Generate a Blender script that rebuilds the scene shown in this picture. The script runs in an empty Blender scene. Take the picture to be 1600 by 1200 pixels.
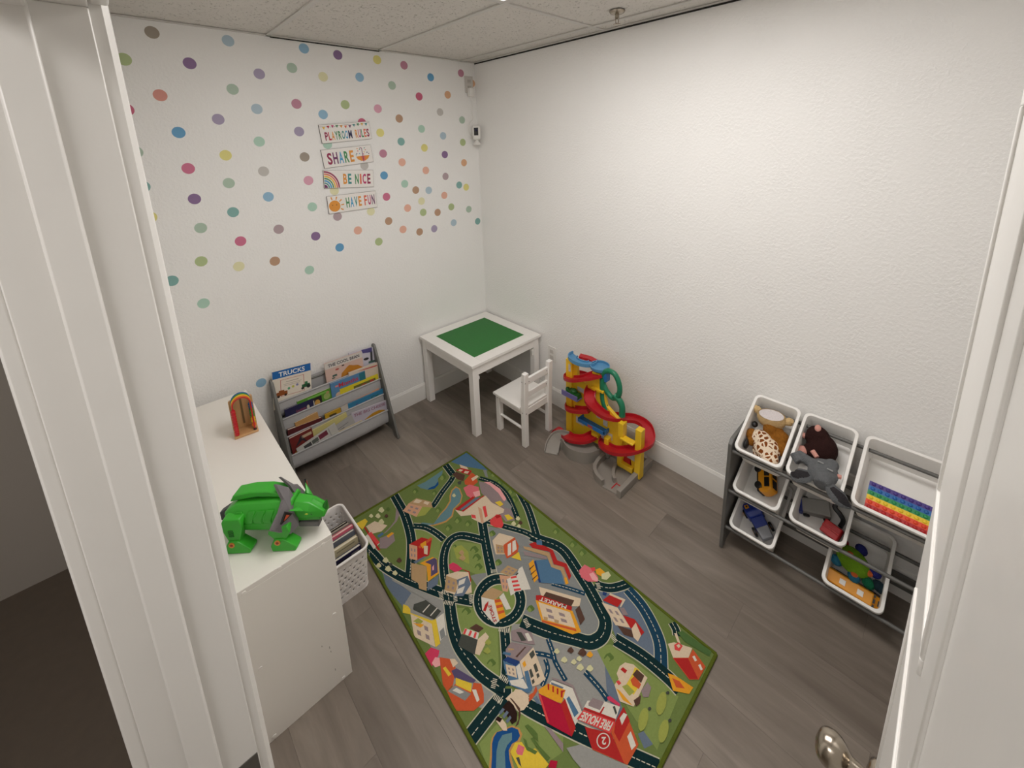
import bpy, bmesh, math, random
from mathutils import Vector, Matrix

random.seed(11)
SC = bpy.context.scene
COL = SC.collection
PI = math.pi
rad = math.radians

# ------------------------------------------------------------------ camera
CAM_LOC = Vector((-2.0536, -2.6057, 1.8696))
CAM_ROT = (1.3517, 0.0269, -0.7674)
F_PX, PPX, PPY = 661.36, 814.97, 369.4
cam_d = bpy.data.cameras.new('camera')
cam = bpy.data.objects.new('camera', cam_d)
COL.objects.link(cam)
cam.location = CAM_LOC
cam.rotation_euler = CAM_ROT
cam_d.sensor_fit = 'HORIZONTAL'
cam_d.sensor_width = 36.0
cam_d.lens = F_PX * 36.0 / 1600.0
cam_d.shift_x = (800 - PPX) / 1600.0
cam_d.shift_y = (PPY - 600) / 1600.0
cam_d.clip_start = 0.005
SC.camera = cam
CAM_M = cam.rotation_euler.to_matrix()


def at(u, v, x=None, y=None, z=None):
    """photograph measurement -> point of the room on a known plane"""
    d = CAM_M @ Vector(((u - PPX) / F_PX, -(v - PPY) / F_PX, -1.0))
    if x is not None:
        t = (x - CAM_LOC.x) / d.x
    elif y is not None:
        t = (y - CAM_LOC.y) / d.y
    else:
        t = (z - CAM_LOC.z) / d.z
    return CAM_LOC + d * t


# ------------------------------------------------------------------ world, light, exposure
w = bpy.data.worlds.new('world')
SC.world = w
w.use_nodes = True
w.node_tree.nodes['Background'].inputs[0].default_value = (0.8, 0.82, 0.85, 1)
w.node_tree.nodes['Background'].inputs[1].default_value = 0.05
ROOM_LIGHT = 11.0      # diffuser of the ceiling light in the playroom
HALL_FILL = 9.0      # diffuser of an unseen ceiling light added in the hall to light the jamb
LIGHT_RGB = (1.0, 0.962, 0.932)
SC.view_settings.view_transform = 'Standard'
SC.view_settings.look = 'None'
SC.view_settings.exposure = 0.02
SC.view_settings.gamma = 1.0
SC.view_settings.use_curve_mapping = False
SC.cycles.max_bounces = 8
SC.cycles.use_light_tree = False
SC.cycles.caustics_reflective = False
SC.cycles.caustics_refractive = False
SC.cycles.use_adaptive_sampling = True
SC.cycles.adaptive_threshold = 0.055
SC.cycles.diffuse_bounces = 7
SC.cycles.glossy_bounces = 3


# ------------------------------------------------------------------ materials
def lin(c):
    c = c / 255.0
    return c / 12.92 if c <= 0.04045 else ((c + 0.055) / 1.055) ** 2.4


def rgb(c, k=1.0):
    return tuple(min(1.0, lin(x) * k) for x in c) + (1.0,)


MATS = {}


def M(name, col, rough=0.5, var=0.06, scale=25, bump=0.0, bscale=180, metal=0.0, spec=0.5,
      emit=None, alpha=1.0, coat=0.0, stretch=None):
    """procedural plastic / paint / cloth: base colour broken by noise, optional relief"""
    if name in MATS:
        return MATS[name]
    m = bpy.data.materials.new(name)
    m.use_nodes = True
    nt = m.node_tree
    b = nt.nodes['Principled BSDF']
    b.inputs['Roughness'].default_value = rough
    b.inputs['Metallic'].default_value = metal
    b.inputs['Specular IOR Level'].default_value = spec
    if coat:
        b.inputs['Coat Weight'].default_value = coat
    tc = nt.nodes.new('ShaderNodeTexCoord')
    src = tc.outputs['Object']
    if stretch:
        mp = nt.nodes.new('ShaderNodeMapping')
        mp.inputs['Scale'].default_value = stretch
        nt.links.new(src, mp.inputs[0])
        src = mp.outputs[0]
    n = nt.nodes.new('ShaderNodeTexNoise')
    n.inputs['Scale'].default_value = scale
    n.inputs['Detail'].default_value = 3
    nt.links.new(src, n.inputs['Vector'])
    mx = nt.nodes.new('ShaderNodeMix')
    mx.data_type = 'RGBA'
    mx.inputs[6].default_value = rgb(col, 1 - var)
    mx.inputs[7].default_value = rgb(col, 1 + var)
    nt.links.new(n.outputs['Fac'], mx.inputs[0])
    nt.links.new(mx.outputs[2], b.inputs['Base Color'])
    if bump:
        n2 = nt.nodes.new('ShaderNodeTexNoise')
        n2.inputs['Scale'].default_value = bscale
        n2.inputs['Detail'].default_value = 2
        nt.links.new(src, n2.inputs['Vector'])
        bp = nt.nodes.new('ShaderNodeBump')
        bp.inputs['Strength'].default_value = 1.0
        bp.inputs['Distance'].default_value = bump
        nt.links.new(n2.outputs['Fac'], bp.inputs['Height'])
        nt.links.new(bp.outputs[0], b.inputs['Normal'])
    if emit:
        b.inputs['Emission Color'].default_value = emit[0] + (1,)
        b.inputs['Emission Strength'].default_value = emit[1]
    MATS[name] = m
    return m


def wall_material():
    m = M('wall_paint', (240, 239, 237), rough=0.42, var=0.012, scale=3, spec=0.45)
    nt = m.node_tree
    b = nt.nodes['Principled BSDF']
    tc = nt.nodes.new('ShaderNodeTexCoord')
    n1 = nt.nodes.new('ShaderNodeTexNoise')
    n1.inputs['Scale'].default_value = 85
    n1.inputs['Detail'].default_value = 3
    n1.inputs['Roughness'].default_value = 0.55
    n2 = nt.nodes.new('ShaderNodeTexNoise')
    n2.inputs['Scale'].default_value = 7
    for n in (n1, n2):
        nt.links.new(tc.outputs['Object'], n.inputs['Vector'])
    rp = nt.nodes.new('ShaderNodeMapRange')
    rp.inputs['From Min'].default_value = 0.42
    rp.inputs['From Max'].default_value = 0.62
    nt.links.new(n1.outputs['Fac'], rp.inputs['Value'])
    ml = nt.nodes.new('ShaderNodeMath')
    ml.operation = 'MULTIPLY'
    nt.links.new(rp.outputs[0], ml.inputs[0])
    nt.links.new(n2.outputs['Fac'], ml.inputs[1])
    bp = nt.nodes.new('ShaderNodeBump')
    bp.inputs['Distance'].default_value = 0.0018
    bp.inputs['Strength'].default_value = 0.7
    nt.links.new(ml.outputs[0], bp.inputs['Height'])
    nt.links.new(bp.outputs[0], b.inputs['Normal'])
    return m


def ceiling_material():
    m = M('ceiling_tile_board', (216, 212, 206), rough=0.95, var=0.03, scale=20, spec=0.1)
    nt = m.node_tree
    b = nt.nodes['Principled BSDF']
    base = b.inputs['Base Color'].links[0].from_socket
    tc = nt.nodes.new('ShaderNodeTexCoord')
    n = nt.nodes.new('ShaderNodeTexNoise')
    n.inputs['Scale'].default_value = 95
    n.inputs['Detail'].default_value = 4
    n.inputs['Roughness'].default_value = 0.7
    nt.links.new(tc.outputs['Object'], n.inputs['Vector'])
    rp = nt.nodes.new('ShaderNodeMapRange')
    rp.inputs['From Min'].default_value = 0.60
    rp.inputs['From Max'].default_value = 0.68
    nt.links.new(n.outputs['Fac'], rp.inputs['Value'])
    mx = nt.nodes.new('ShaderNodeMix')
    mx.data_type = 'RGBA'
    nt.links.new(rp.outputs[0], mx.inputs[0])
    nt.links.new(base, mx.inputs[6])
    mx.inputs[7].default_value = rgb((150, 144, 138))
    nt.links.new(mx.outputs[2], b.inputs['Base Color'])
    bp = nt.nodes.new('ShaderNodeBump')
    bp.invert = True
    bp.inputs['Distance'].default_value = 0.002
    nt.links.new(rp.outputs[0], bp.inputs['Height'])
    nt.links.new(bp.outputs[0], b.inputs['Normal'])
    return m


def plank_material():
    m = bpy.data.materials.new('vinyl_plank')
    m.use_nodes = True
    nt = m.node_tree
    b = nt.nodes['Principled BSDF']
    b.inputs['Roughness'].default_value = 0.42
    b.inputs['Specular IOR Level'].default_value = 0.45
    tc = nt.nodes.new('ShaderNodeTexCoord')
    oi = nt.nodes.new('ShaderNodeObjectInfo')
    ad = nt.nodes.new('ShaderNodeVectorMath')
    ad.operation = 'MULTIPLY_ADD'
    nt.links.new(oi.outputs['Random'], ad.inputs[0])
    ad.inputs[1].default_value = (37.0, 91.0, 13.0)
    nt.links.new(tc.outputs['Object'], ad.inputs[2])
    mp = nt.nodes.new('ShaderNodeMapping')
    mp.inputs['Scale'].default_value = (1.0, 0.13, 1.0)
    nt.links.new(ad.outputs[0], mp.inputs[0])
    n1 = nt.nodes.new('ShaderNodeTexNoise')
    n1.inputs['Scale'].default_value = 11
    n1.inputs['Detail'].default_value = 6
    n1.inputs['Roughness'].default_value = 0.62
    n1.inputs['Distortion'].default_value = 0.6
    nt.links.new(mp.outputs[0], n1.inputs['Vector'])
    n2 = nt.nodes.new('ShaderNodeTexNoise')
    n2.inputs['Scale'].default_value = 70
    n2.inputs['Detail'].default_value = 3
    nt.links.new(mp.outputs[0], n2.inputs['Vector'])
    cr = nt.nodes.new('ShaderNodeValToRGB')
    e = cr.color_ramp.elements
    e[0].position = 0.28
    e[0].color = rgb((106, 96, 87))
    e[1].position = 0.72
    e[1].color = rgb((142, 132, 122))
    k = cr.color_ramp.elements.new(0.5)
    k.color = rgb((123, 113, 103))
    nt.links.new(n1.outputs['Fac'], cr.inputs[0])
    hs = nt.nodes.new('ShaderNodeHueSaturation')
    mr = nt.nodes.new('ShaderNodeMapRange')
    mr.inputs['To Min'].default_value = 0.9
    mr.inputs['To Max'].default_value = 1.1
    nt.links.new(oi.outputs['Random'], mr.inputs['Value'])
    nt.links.new(mr.outputs[0], hs.inputs['Value'])
    nt.links.new(cr.outputs[0], hs.inputs['Color'])
    mx = nt.nodes.new('ShaderNodeMix')
    mx.data_type = 'RGBA'
    mx.blend_type = 'MULTIPLY'
    mx.inputs[0].default_value = 0.35
    nt.links.new(hs.outputs[0], mx.inputs[6])
    nt.links.new(n2.outputs['Color'], mx.inputs[7])
    g = nt.nodes.new('ShaderNodeRGBToBW')
    nt.links.new(n2.outputs['Color'], g.inputs[0])
    mr2 = nt.nodes.new('ShaderNodeMapRange')
    mr2.inputs['From Min'].default_value = 0.3
    mr2.inputs['From Max'].default_value = 0.6
    mr2.inputs['To Min'].default_value = 0.85
    nt.links.new(g.outputs[0], mr2.inputs['Value'])
    cb = nt.nodes.new('ShaderNodeCombineColor')
    for i in range(3):
        nt.links.new(mr2.outputs[0], cb.inputs[i])
    nt.links.new(cb.outputs[0], mx.inputs[7])
    nt.links.new(mx.outputs[2], b.inputs['Base Color'])
    bp = nt.nodes.new('ShaderNodeBump')
    bp.inputs['Distance'].default_value = 0.0006
    nt.links.new(n1.outputs['Fac'], bp.inputs['Height'])
    nt.links.new(bp.outputs[0], b.inputs['Normal'])
    return m


WALL = wall_material()
TILE = ceiling_material()
PLANK = plank_material()
TRIM = M('trim_paint', (226, 224, 220), rough=0.32, var=0.015, scale=14, bump=0.0004, bscale=40)
GRIDM = M('grid_white', (205, 202, 197), rough=0.5, var=0.01)
LAM = M('white_laminate', (234, 230, 223), rough=0.4, var=0.012, scale=8)
WOODW = M('white_painted_wood', (236, 233, 229), rough=0.42, var=0.02, scale=20)
WPLAST = M('white_plastic', (232, 230, 226), rough=0.42, var=0.015)
CHROME = M('satin_nickel', (170, 160, 146), rough=0.22, metal=1.0, var=0.05)
BLACK = M('black_plastic', (18, 18, 20), rough=0.45)
STEEL = M('dull_steel', (120, 118, 114), rough=0.4, metal=0.8)
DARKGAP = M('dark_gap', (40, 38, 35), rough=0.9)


# ------------------------------------------------------------------ mesh helpers
class MB:
    def __init__(self, org=(0, 0, 0)):
        self.v, self.f, self.m = [], [], []
        self.org = Vector(org)

    def add(self, vs, fs, mat=0, T=None):
        o = len(self.v)
        for p in vs:
            p = Vector(p)
            if T is not None:
                p = T @ p
            self.v.append(p)
        for f in fs:
            self.f.append([o + i for i in f])
            self.m.append(mat)
        return self

    def box(self, c, s, mat=0, T=None, taper=1.0):
        x, y, z = (k / 2 for k in s)
        t = taper
        vs = [(-x, -y, -z), (x, -y, -z), (x, y, -z), (-x, y, -z),
              (-x * t, -y * t, z), (x * t, -y * t, z), (x * t, y * t, z), (-x * t, y * t, z)]
        R = Matrix.Translation(Vector(c))
        if T is not None:
            R = T @ R
        return self.add(vs, [(0, 3, 2, 1), (4, 5, 6, 7), (0, 1, 5, 4), (1, 2, 6, 5), (2, 3, 7, 6), (3, 0, 4, 7)], mat, R)

    def span(self, a, b, mat=0):
        c = [(a[i] + b[i]) / 2 for i in range(3)]
        s = [abs(a[i] - b[i]) for i in range(3)]
        return self.box(c, s, mat)

    def prism(self, poly, a, b, axis='x', mat=0, T=None):
        """2-D polygon pushed from a to b along an axis (x: poly is (y,z); y: (x,z); z: (x,y))"""
        def P(q, k):
            if axis == 'x':
                return (k, q[0], q[1])
            if axis == 'y':
                return (q[0], k, q[1])
            return (q[0], q[1], k)
        n = len(poly)
        vs = [P(q, a) for q in poly] + [P(q, b) for q in poly]
        fs = [tuple(range(n)), tuple(range(2 * n - 1, n - 1, -1))]
        fs += [(i, i + n, (i + 1) % n + n, (i + 1) % n) for i in range(n)]
        return self.add(vs, fs, mat, T)

    def rings(self, rings, mat=0, close=False, cap=True, T=None):
        n = len(rings[0])
        vs = [p for r in rings for p in r]
        fs = []
        k = len(rings)
        for i in range(k if close else k - 1):
            j = (i + 1) % k
            for a in range(n):
                c = (a + 1) % n
                fs.append((i * n + a, i * n + c, j * n + c, j * n + a))
        if cap and not close:
            fs.append(tuple(range(n - 1, -1, -1)))
            fs.append(tuple(range((k - 1) * n, k * n)))
        return self.add(vs, fs, mat, T)

    def lathe(self, prof, n=20, mat=0, T=None):
        """profile of (r, z) turned about z"""
        rs = []
        for r, z in prof:
            r = max(r, 1e-5)
            rs.append([(r * math.cos(2 * PI * i / n), r * math.sin(2 * PI * i / n), z) for i in range(n)])
        return self.rings(rs, mat, T=T)

    def tube(self, path, r, n=10, mat=0, close=False, T=None, flat=1.0):
        path = [Vector(p) for p in path]
        k = len(path)
        rs = []
        up = None
        for i, p in enumerate(path):
            if close:
                d = path[(i + 1) % k] - path[i - 1]
            else:
                d = path[min(i + 1, k - 1)] - path[max(i - 1, 0)]
            d.normalize()
            if up is None:
                up = Vector((0, 0, 1)) if abs(d.z) < 0.9 else Vector((1, 0, 0))
            s = d.cross(up)
            if s.length < 1e-5:
                s = d.cross(Vector((0, 1, 0)))
            s.normalize()
            up = s.cross(d).normalized()
            rr = r[i] if isinstance(r, (list, tuple)) else r
            rs.append([p + s * (rr * math.cos(2 * PI * a / n)) + up * (rr * flat * math.sin(2 * PI * a / n)) for a in range(n)])
        return self.rings(rs, mat, close=close, T=T)

    def sweep(self, path, prof, mat=0, up=(0, 0, 1), T=None):
        """open or closed profile (side, height) swept along a path, side kept level"""
        path = [Vector(p) for p in path]
        k = len(path)
        rs = []
        for i, p in enumerate(path):
            d = path[min(i + 1, k - 1)] - path[max(i - 1, 0)]
            d.normalize()
            s = d.cross(Vector(up)).normalized()
            u = s.cross(d).normalized()
            rs.append([p + s * a + u * b for a, b in prof])
        return self.rings(rs, mat, T=T)

    def ball(self, c, r, n=14, mat=0, T=None):
        r = (r, r, r) if not isinstance(r, (tuple, list)) else r
        rs = []
        h = max(6, n // 2 + 1)
        for j in range(h + 1):
            a = -PI / 2 + PI * j / h
            rr = max(math.cos(a), 1e-4)
            rs.append([(c[0] + r[0] * rr * math.cos(2 * PI * i / n), c[1] + r[1] * rr * math.sin(2 * PI * i / n),
                        c[2] + r[2] * math.sin(a)) for i in range(n)])
        return self.rings(rs, mat, T=T)

    def hull(self, pts, mat=0, T=None):
        bm = bmesh.new()
        for p in pts:
            bm.verts.new(p)
        r = bmesh.ops.convex_hull(bm, input=bm.verts)
        bad = [g for g in r['geom_interior'] if isinstance(g, bmesh.types.BMVert)]
        if bad:
            bmesh.ops.delete(bm, geom=bad, context='VERTS')
        bmesh.ops.dissolve_limit(bm, angle_limit=0.02, verts=bm.verts, edges=bm.edges)
        bm.verts.index_update()
        vs = [v.co.copy() for v in bm.verts]
        fs = [[v.index for v in f.verts] for f in bm.faces]
        bm.free()
        return self.add(vs, fs, mat, T)

    def mesh(self, name, mats, smooth=40):
        me = bpy.data.meshes.new(name)
        me.from_pydata([tuple(p - self.org) for p in self.v], [], self.f)
        for mm in (mats if isinstance(mats, (list, tuple)) else [mats]):
            me.materials.append(mm)
        for p, k in zip(me.polygons, self.m):
            p.material_index = k
        bm = bmesh.new()
        bm.from_mesh(me)
        bmesh.ops.recalc_face_normals(bm, faces=bm.faces)
        bm.to_mesh(me)
        bm.free()
        if smooth:
            for p in me.polygons:
                p.use_smooth = True
            me.set_sharp_from_angle(angle=rad(smooth))
        return me

    def build(self, name, mats, parent=None, bevel=0, seg=2, smooth=40, sub=0, remesh=0, label=None, subsmooth=0):
        o = bpy.data.objects.new(name, self.mesh(name, mats, smooth))
        COL.objects.link(o)
        if parent is not None:
            o.parent = parent
        if remesh:
            md = o.modifiers.new('remesh', 'REMESH')
            md.mode = 'VOXEL'
            md.voxel_size = remesh
            md.use_smooth_shade = True
            if subsmooth:
                sm = o.modifiers.new('smooth', 'SMOOTH')
                sm.iterations = subsmooth
        if bevel:
            md = o.modifiers.new('bevel', 'BEVEL')
            md.width = bevel
            md.segments = seg
            md.limit_method = 'ANGLE'
            md.angle_limit = rad(35)
        if sub:
            md = o.modifiers.new('sub', 'SUBSURF')
            md.levels = md.render_levels = sub
        if label:
            o['label'] = label
        return o


def tag(o, label=None, cat=None, group=None, kind=None):
    if label:
        o['label'] = label
    if cat:
        o['category'] = cat
    if group:
        o['group'] = group
    if kind:
        o['kind'] = kind
    return o


def thing(name, label, cat, loc=(0, 0, 0), rz=0.0, group=None, matrix=None):
    o = bpy.data.objects.new(name, None)
    o.empty_display_size = 0.05
    COL.objects.link(o)
    if matrix is not None:
        o.matrix_world = matrix
    else:
        o.location = loc
        o.rotation_euler = (0, 0, rz)
    return tag(o, label, cat, group)


def place(mesh, name, parent, loc, rot=None):
    o = bpy.data.objects.new(name, mesh)
    COL.objects.link(o)
    o.parent = parent
    o.location = loc
    if rot:
        o.rotation_euler = rot
    return o


def rrect(wd, ln, r, n=5, cx=0, cy=0):
    """rounded rectangle as a loop of (x, y)"""
    out = []
    for qx, qy, a0 in ((1, 1, 0), (-1, 1, 90), (-1, -1, 180), (1, -1, 270)):
        for i in range(n + 1):
            a = rad(a0 + 90 * i / n)
            out.append((cx + qx * (wd / 2 - r) + r * math.cos(a), cy + qy * (ln / 2 - r) + r * math.sin(a)))
    return out


def text_tris(s, bold=0.0):
    """built-in font as triangles in the unit text plane, with its bounds"""
    cu = bpy.data.curves.new('t', 'FONT')
    cu.body = s
    cu.offset = bold
    cu.resolution_u = 3
    o = bpy.data.objects.new('t', cu)
    COL.objects.link(o)
    bpy.context.view_layer.update()
    dg = bpy.context.evaluated_depsgraph_get()
    me = o.evaluated_get(dg).to_mesh()
    vs = [v.co.copy() for v in me.vertices]
    fs = [tuple(p.vertices) for p in me.polygons]
    o.evaluated_get(dg).to_mesh_clear()
    bpy.data.objects.remove(o)
    bpy.data.curves.remove(cu)
    x0 = min(v.x for v in vs)
    x1 = max(v.x for v in vs)
    y0 = min(v.y for v in vs)
    y1 = max(v.y for v in vs)
    return vs, fs, (x0, x1, y0, y1)


def put_text(mb, s, fn, mat=0, bold=0.0):
    """stretch a word over the unit square and map it with fn(u, v)"""
    vs, fs, (x0, x1, y0, y1) = text_tris(s, bold)
    mb.add([fn((v.x - x0) / (x1 - x0), (v.y - y0) / (y1 - y0)) for v in vs], fs, mat)


# ================================================================== THE SETTING
H = 2.44
XW, YF = -2.04, -2.98            # room face of the left wall, front wall
WT = 0.12                        # wall thickness
OP0, OP1, OPZ = -2.645, -1.90, 2.03   # door opening in the left wall

# floor: slab with vinyl planks laid over it
fl = MB().span((-3.7, -4.3, -0.05), (0.12, 0.12, -0.004)).build('floor', DARKGAP)
tag(fl, kind='structure')
PW, PL = 0.182, 1.22
pm = MB()
pm.box((0, 0, -0.002), (PW - 0.0005, PL - 0.0005, 0.004))
pmesh = pm.mesh('plank', PLANK)
k = 0
x = -PW / 2 + 0.06
while x > -2.5:
    y = 0.9 - (k * 0.43) % 1.22
    while y > -3.2 - PL / 2:
        xa, xb = max(x - PW / 2, XW - WT), min(x + PW / 2, 0.0)
        ya, yb = max(y - PL / 2, YF), min(y + PL / 2, 0.0)
        if xb - xa > 0.01 and yb - ya > 0.01:
            if xb - xa > PW - 1e-4 and yb - ya > PL - 1e-4:
                place(pmesh, 'plank', fl, (x, y, 0))
            else:                      # cut to fit along the walls
                cm_ = MB((x, y, 0))
                cm_.span((xa + 0.0002, ya + 0.0002, -0.004), (xb - 0.0002, yb - 0.0002, 0.0))
                place(cm_.mesh('plank', PLANK), 'plank', fl, (x, y, 0))
        y -= PL
    x -= PW
    k += 1

# ceiling: lay-in tiles on a white grid
ce = MB().span((-3.7, -4.3, H + 0.06), (0.12, 0.12, H + 0.10)).build('ceiling', GRIDM)
tag(ce, kind='structure')
GX = [-0.128 - 0.61 * i for i in range(4)]     # lines along y
GY = [-1.158, -2.378]                           # lines along x
tx = [0.0] + GX[:3] + [XW]
GX = GX[:3]
LIGHT_X, LIGHT_Y = (GX[1] - 0.61, GX[1]), (GY[1], GY[0])
ty = [0.0, GY[0], GY[1], YF]
for i in range(len(tx) - 1):
    for j in range(len(ty) - 1):
        x1, x0, y1, y0 = tx[i], tx[i + 1], ty[j], ty[j + 1]
        if abs(x0 - LIGHT_X[0]) < 0.02 and j == 1:
            continue
        t = MB((0, 0, 0))
        t.span((x0 + 0.003, y0 + 0.003, H + 0.007), (x1 - 0.003, y1 - 0.003, H + 0.022))
        t.build('ceiling_tile', TILE, ce)
for gx in GX:
    MB().span((gx - 0.011, YF, H), (gx + 0.011, 0, H + 0.006)).build('grid_bar', GRIDM, ce)
for gy in GY:
    for i in range(len(tx) - 1):
        MB().span((tx[i + 1] + 0.012, gy - 0.011, H + 0.0005), (tx[i] - 0.012, gy + 0.011, H + 0.0065)).build('grid_bar', GRIDM, ce)
for a, b in (((XW, -0.02, H), (0, 0, H + 0.005)), ((-0.02, YF, H), (0, -0.02, H + 0.005)), ((XW, YF, H), (XW + 0.02, -0.02, H + 0.005))):
    MB().span(a, b).build('wall_angle', GRIDM, ce)

# solid dark strips painted as the shade in the gap between grid and walls
MB().span((-0.006, YF, H - 0.007), (-0.0005, -0.006, H)).build('gap_shade_strip', DARKGAP, ce)
MB().span((-1.338, -0.005, H - 0.005), (-0.738, -0.0005, H)).build('gap_shade_strip', DARKGAP, ce)

# walls
wb = tag(MB().span((-2.16, 0, 0), (0.12, 0.12, H + 0.06)).build('wall_back', WALL), kind='structure')
wr = tag(MB().span((0, -3.1, 0), (0.12, 0, H + 0.06)).build('wall_right', WALL), kind='structure')
wf = tag(MB().span((-2.16, YF - 0.12, 0), (0, YF, H + 0.06)).build('wall_front', WALL), kind='structure')
m = MB()
m.span((XW - WT, OP1 + 0.018, 0), (XW, 0, H + 0.06))
m.span((XW - WT, YF, 0), (XW, OP0 - 0.018, H + 0.06))
m.span((XW - WT, OP0 - 0.018, OPZ + 0.018), (XW, OP1 + 0.018, H + 0.06))
tag(m.build('wall_left', WALL), kind='structure')
# the hall outside the doorway
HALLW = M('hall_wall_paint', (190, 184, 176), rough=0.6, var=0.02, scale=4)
tag(MB().span((-3.7, -4.3, 0), (-3.6, 0.12, H + 0.06)).build('wall_hall', HALLW), kind='structure')
tag(MB().span((-3.6, -4.3, 0), (-2.16, -4.2, H + 0.06)).build('wall_hall_end', HALLW), kind='structure')
tag(MB().span((-3.6, 0.02, 0), (-2.16, 0.12, H + 0.06)).build('wall_hall_far', HALLW), kind='structure')
tag(MB().span((-2.16, -4.3, 0), (-2.06, YF - 0.12, H + 0.06)).build('wall_hall_side', HALLW), kind='structure')
tag(MB().span((-3.6, -4.2, 0), (-2.16, 0.02, 0.003)).build('floor_hall', M('hall_floor', (112, 101, 90), rough=0.5, var=0.1)), kind='structure')
tag(MB().span((-3.6, -4.2, H), (-2.16, 0.02, H + 0.02)).build('ceiling_hall', TILE), kind='structure')

# baseboards with an eased top
BP = [(0, 0), (0.014, 0), (0.014, 0.098), (0.0115, 0.106), (0.0115, 0.112), (0.006, 0.122), (0.004, 0.127), (0, 0.127)]
m = MB()
m.prism([(-a, b) for a, b in BP], XW, 0, 'x')
tag(m.build('baseboard_back', TRIM, smooth=25), kind='structure')
m = MB()
m.prism([(-a, b) for a, b in BP], YF, -0.0145, 'y')
tag(m.build('baseboard_right', TRIM, smooth=25), kind='structure')
m = MB()
m.prism([(XW + a, b) for a, b in BP], OP1 + 0.075, -0.0145, 'y')
tag(m.build('baseboard_left', TRIM, smooth=25), kind='structure')
m = MB()
m.prism([(YF + a, b) for a, b in BP], XW, -0.0145, 'x')
tag(m.build('baseboard_front', TRIM, smooth=25), kind='structure')

# door frame: jamb lining, stops and casing
jf = bpy.data.objects.new('trim_1', None)
COL.objects.link(jf)
tag(jf, kind='structure')
J0, J1 = XW - WT, XW
for nm, ya, yb in (('jamb', OP1, OP1 + 0.018), ('jamb', OP0 - 0.018, OP0)):
    MB().span((J0, ya, 0), (J1, yb, OPZ)).build(nm, TRIM, jf, bevel=0.0015)
MB().span((J0, OP0 - 0.018, OPZ), (J1, OP1 + 0.018, OPZ + 0.018)).build('jamb', TRIM, jf, bevel=0.0015)
for ya, yb in ((OP1 - 0.011, OP1), (OP0, OP0 + 0.011)):
    MB().span((-2.122, ya, 0), (-2.086, yb, OPZ)).build('door_stop', TRIM, jf, bevel=0.003)
MB().span((-2.122, OP0 + 0.011, OPZ - 0.011), (-2.086, OP1 - 0.011, OPZ)).build('door_stop', TRIM, jf, bevel=0.003)
CP = [(0.0, 0.0), (0.0, 0.011), (0.006, 0.0165), (0.02, 0.018), (0.045, 0.0185), (0.055, 0.014), (0.058, 0.012), (0.058, 0)]
m = MB()
m.prism([(J1 + b, OP1 + 0.004 + a) for a, b in CP], 0, OPZ + 0.06, 'z')
m.build('casing', TRIM, jf, smooth=30)
m = MB()
m.prism([(J1 + b, OP0 - 0.004 - a) for a, b in CP], 0, OPZ + 0.06, 'z')
m.build('casing', TRIM, jf, smooth=30)
m = MB()
m.span((J1, OP0 - 0.004, OPZ + 0.004), (J1 + 0.018, OP1 + 0.004, OPZ + 0.06))
m.build('casing', TRIM, jf, bevel=0.003)
for s in (1, -1):
    y0 = (OP1 + 0.004) if s > 0 else (OP0 - 0.004)
    MB().span((J0 - 0.016, y0, 0), (J0, y0 + s * 0.058, OPZ + 0.06)).build('casing', TRIM, jf, bevel=0.003)
m = MB()
m.span((-2.072, OP1 - 0.0012, 0.80), (-2.041, OP1, 0.862))
m.build('strike_plate', STEEL, jf, bevel=0.0005)

# door leaf, swung open into the room
dr = bpy.data.objects.new('door_1', None)
COL.objects.link(dr)
dr.location = (-2.035, -2.655, 0)
tag(dr, 'white panelled door swung open with a satin knob', kind='structure')
DX0, DX1, DYA, DYB = -2.033, -1.302, -2.674, -2.639
m = MB(dr.location)
m.span((DX0, DYA, 0.012), (DX1, DYB, 2.018))
m.build('door_leaf', TRIM, dr, bevel=0.0015)
for zc, zh in ((0.42, 0.5), (1.05, 0.42), (1.66, 0.5)):
    for xc in (-1.845, -1.49):
        for yy in (DYB, DYA):
            m = MB(dr.location)
            s = 0.003
            wx, wz = 0.135, zh / 2
            for a, b, c, d in ((-wx, wx, wz - 0.018, wz), (-wx, wx, -wz, -wz + 0.018), (-wx, -wx + 0.018, -wz + .018, wz - .018), (wx - 0.018, wx, -wz + .018, wz - .018)):
                m.span((xc + a, yy - s, zc + c), (xc + b, yy + s, zc + d))
            m.build('panel_moulding', TRIM, dr, bevel=0.0015)
KX, KZ = -1.362, 0.882
for s, yy in ((1, DYB), (-1, DYA)):
    T = Matrix.Translation((KX, yy, KZ)) @ Matrix.Rotation(-s * PI / 2, 4, 'X')
    m = MB(dr.location)
    m.lathe([(0.0, 0), (0.033, 0), (0.0325, 0.004), (0.028, 0.009), (0.014, 0.012), (0.0, 0.012)], 28, T=T)
    m.build('rosette', CHROME, dr)
    m = MB(dr.location)
    m.lathe([(0.0, 0.01), (0.0115, 0.01), (0.0105, 0.028), (0.014, 0.034), (0.022, 0.04), (0.0265, 0.05), (0.027, 0.058),
             (0.024, 0.068), (0.017, 0.0745), (0.0, 0.077)], 28, T=T)
    m.build('door_knob', CHROME, dr, sub=1)
m = MB(dr.location)
m.span((DX1, -2.668, 0.852), (DX1 + 0.0015, -2.645, 0.912))
m.span((DX1, -2.664, 0.874), (DX1 + 0.010, -2.649, 0.890))
m.build('latch', CHROME, dr, bevel=0.0008)
for hz in (0.25, 1.05, 1.8):
    m = MB(dr.location)
    m.tube([(-2.036, -2.634, hz - 0.045), (-2.036, -2.634, hz + 0.045)], 0.005, 8)
    m.build('hinge', STEEL, dr)


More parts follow.
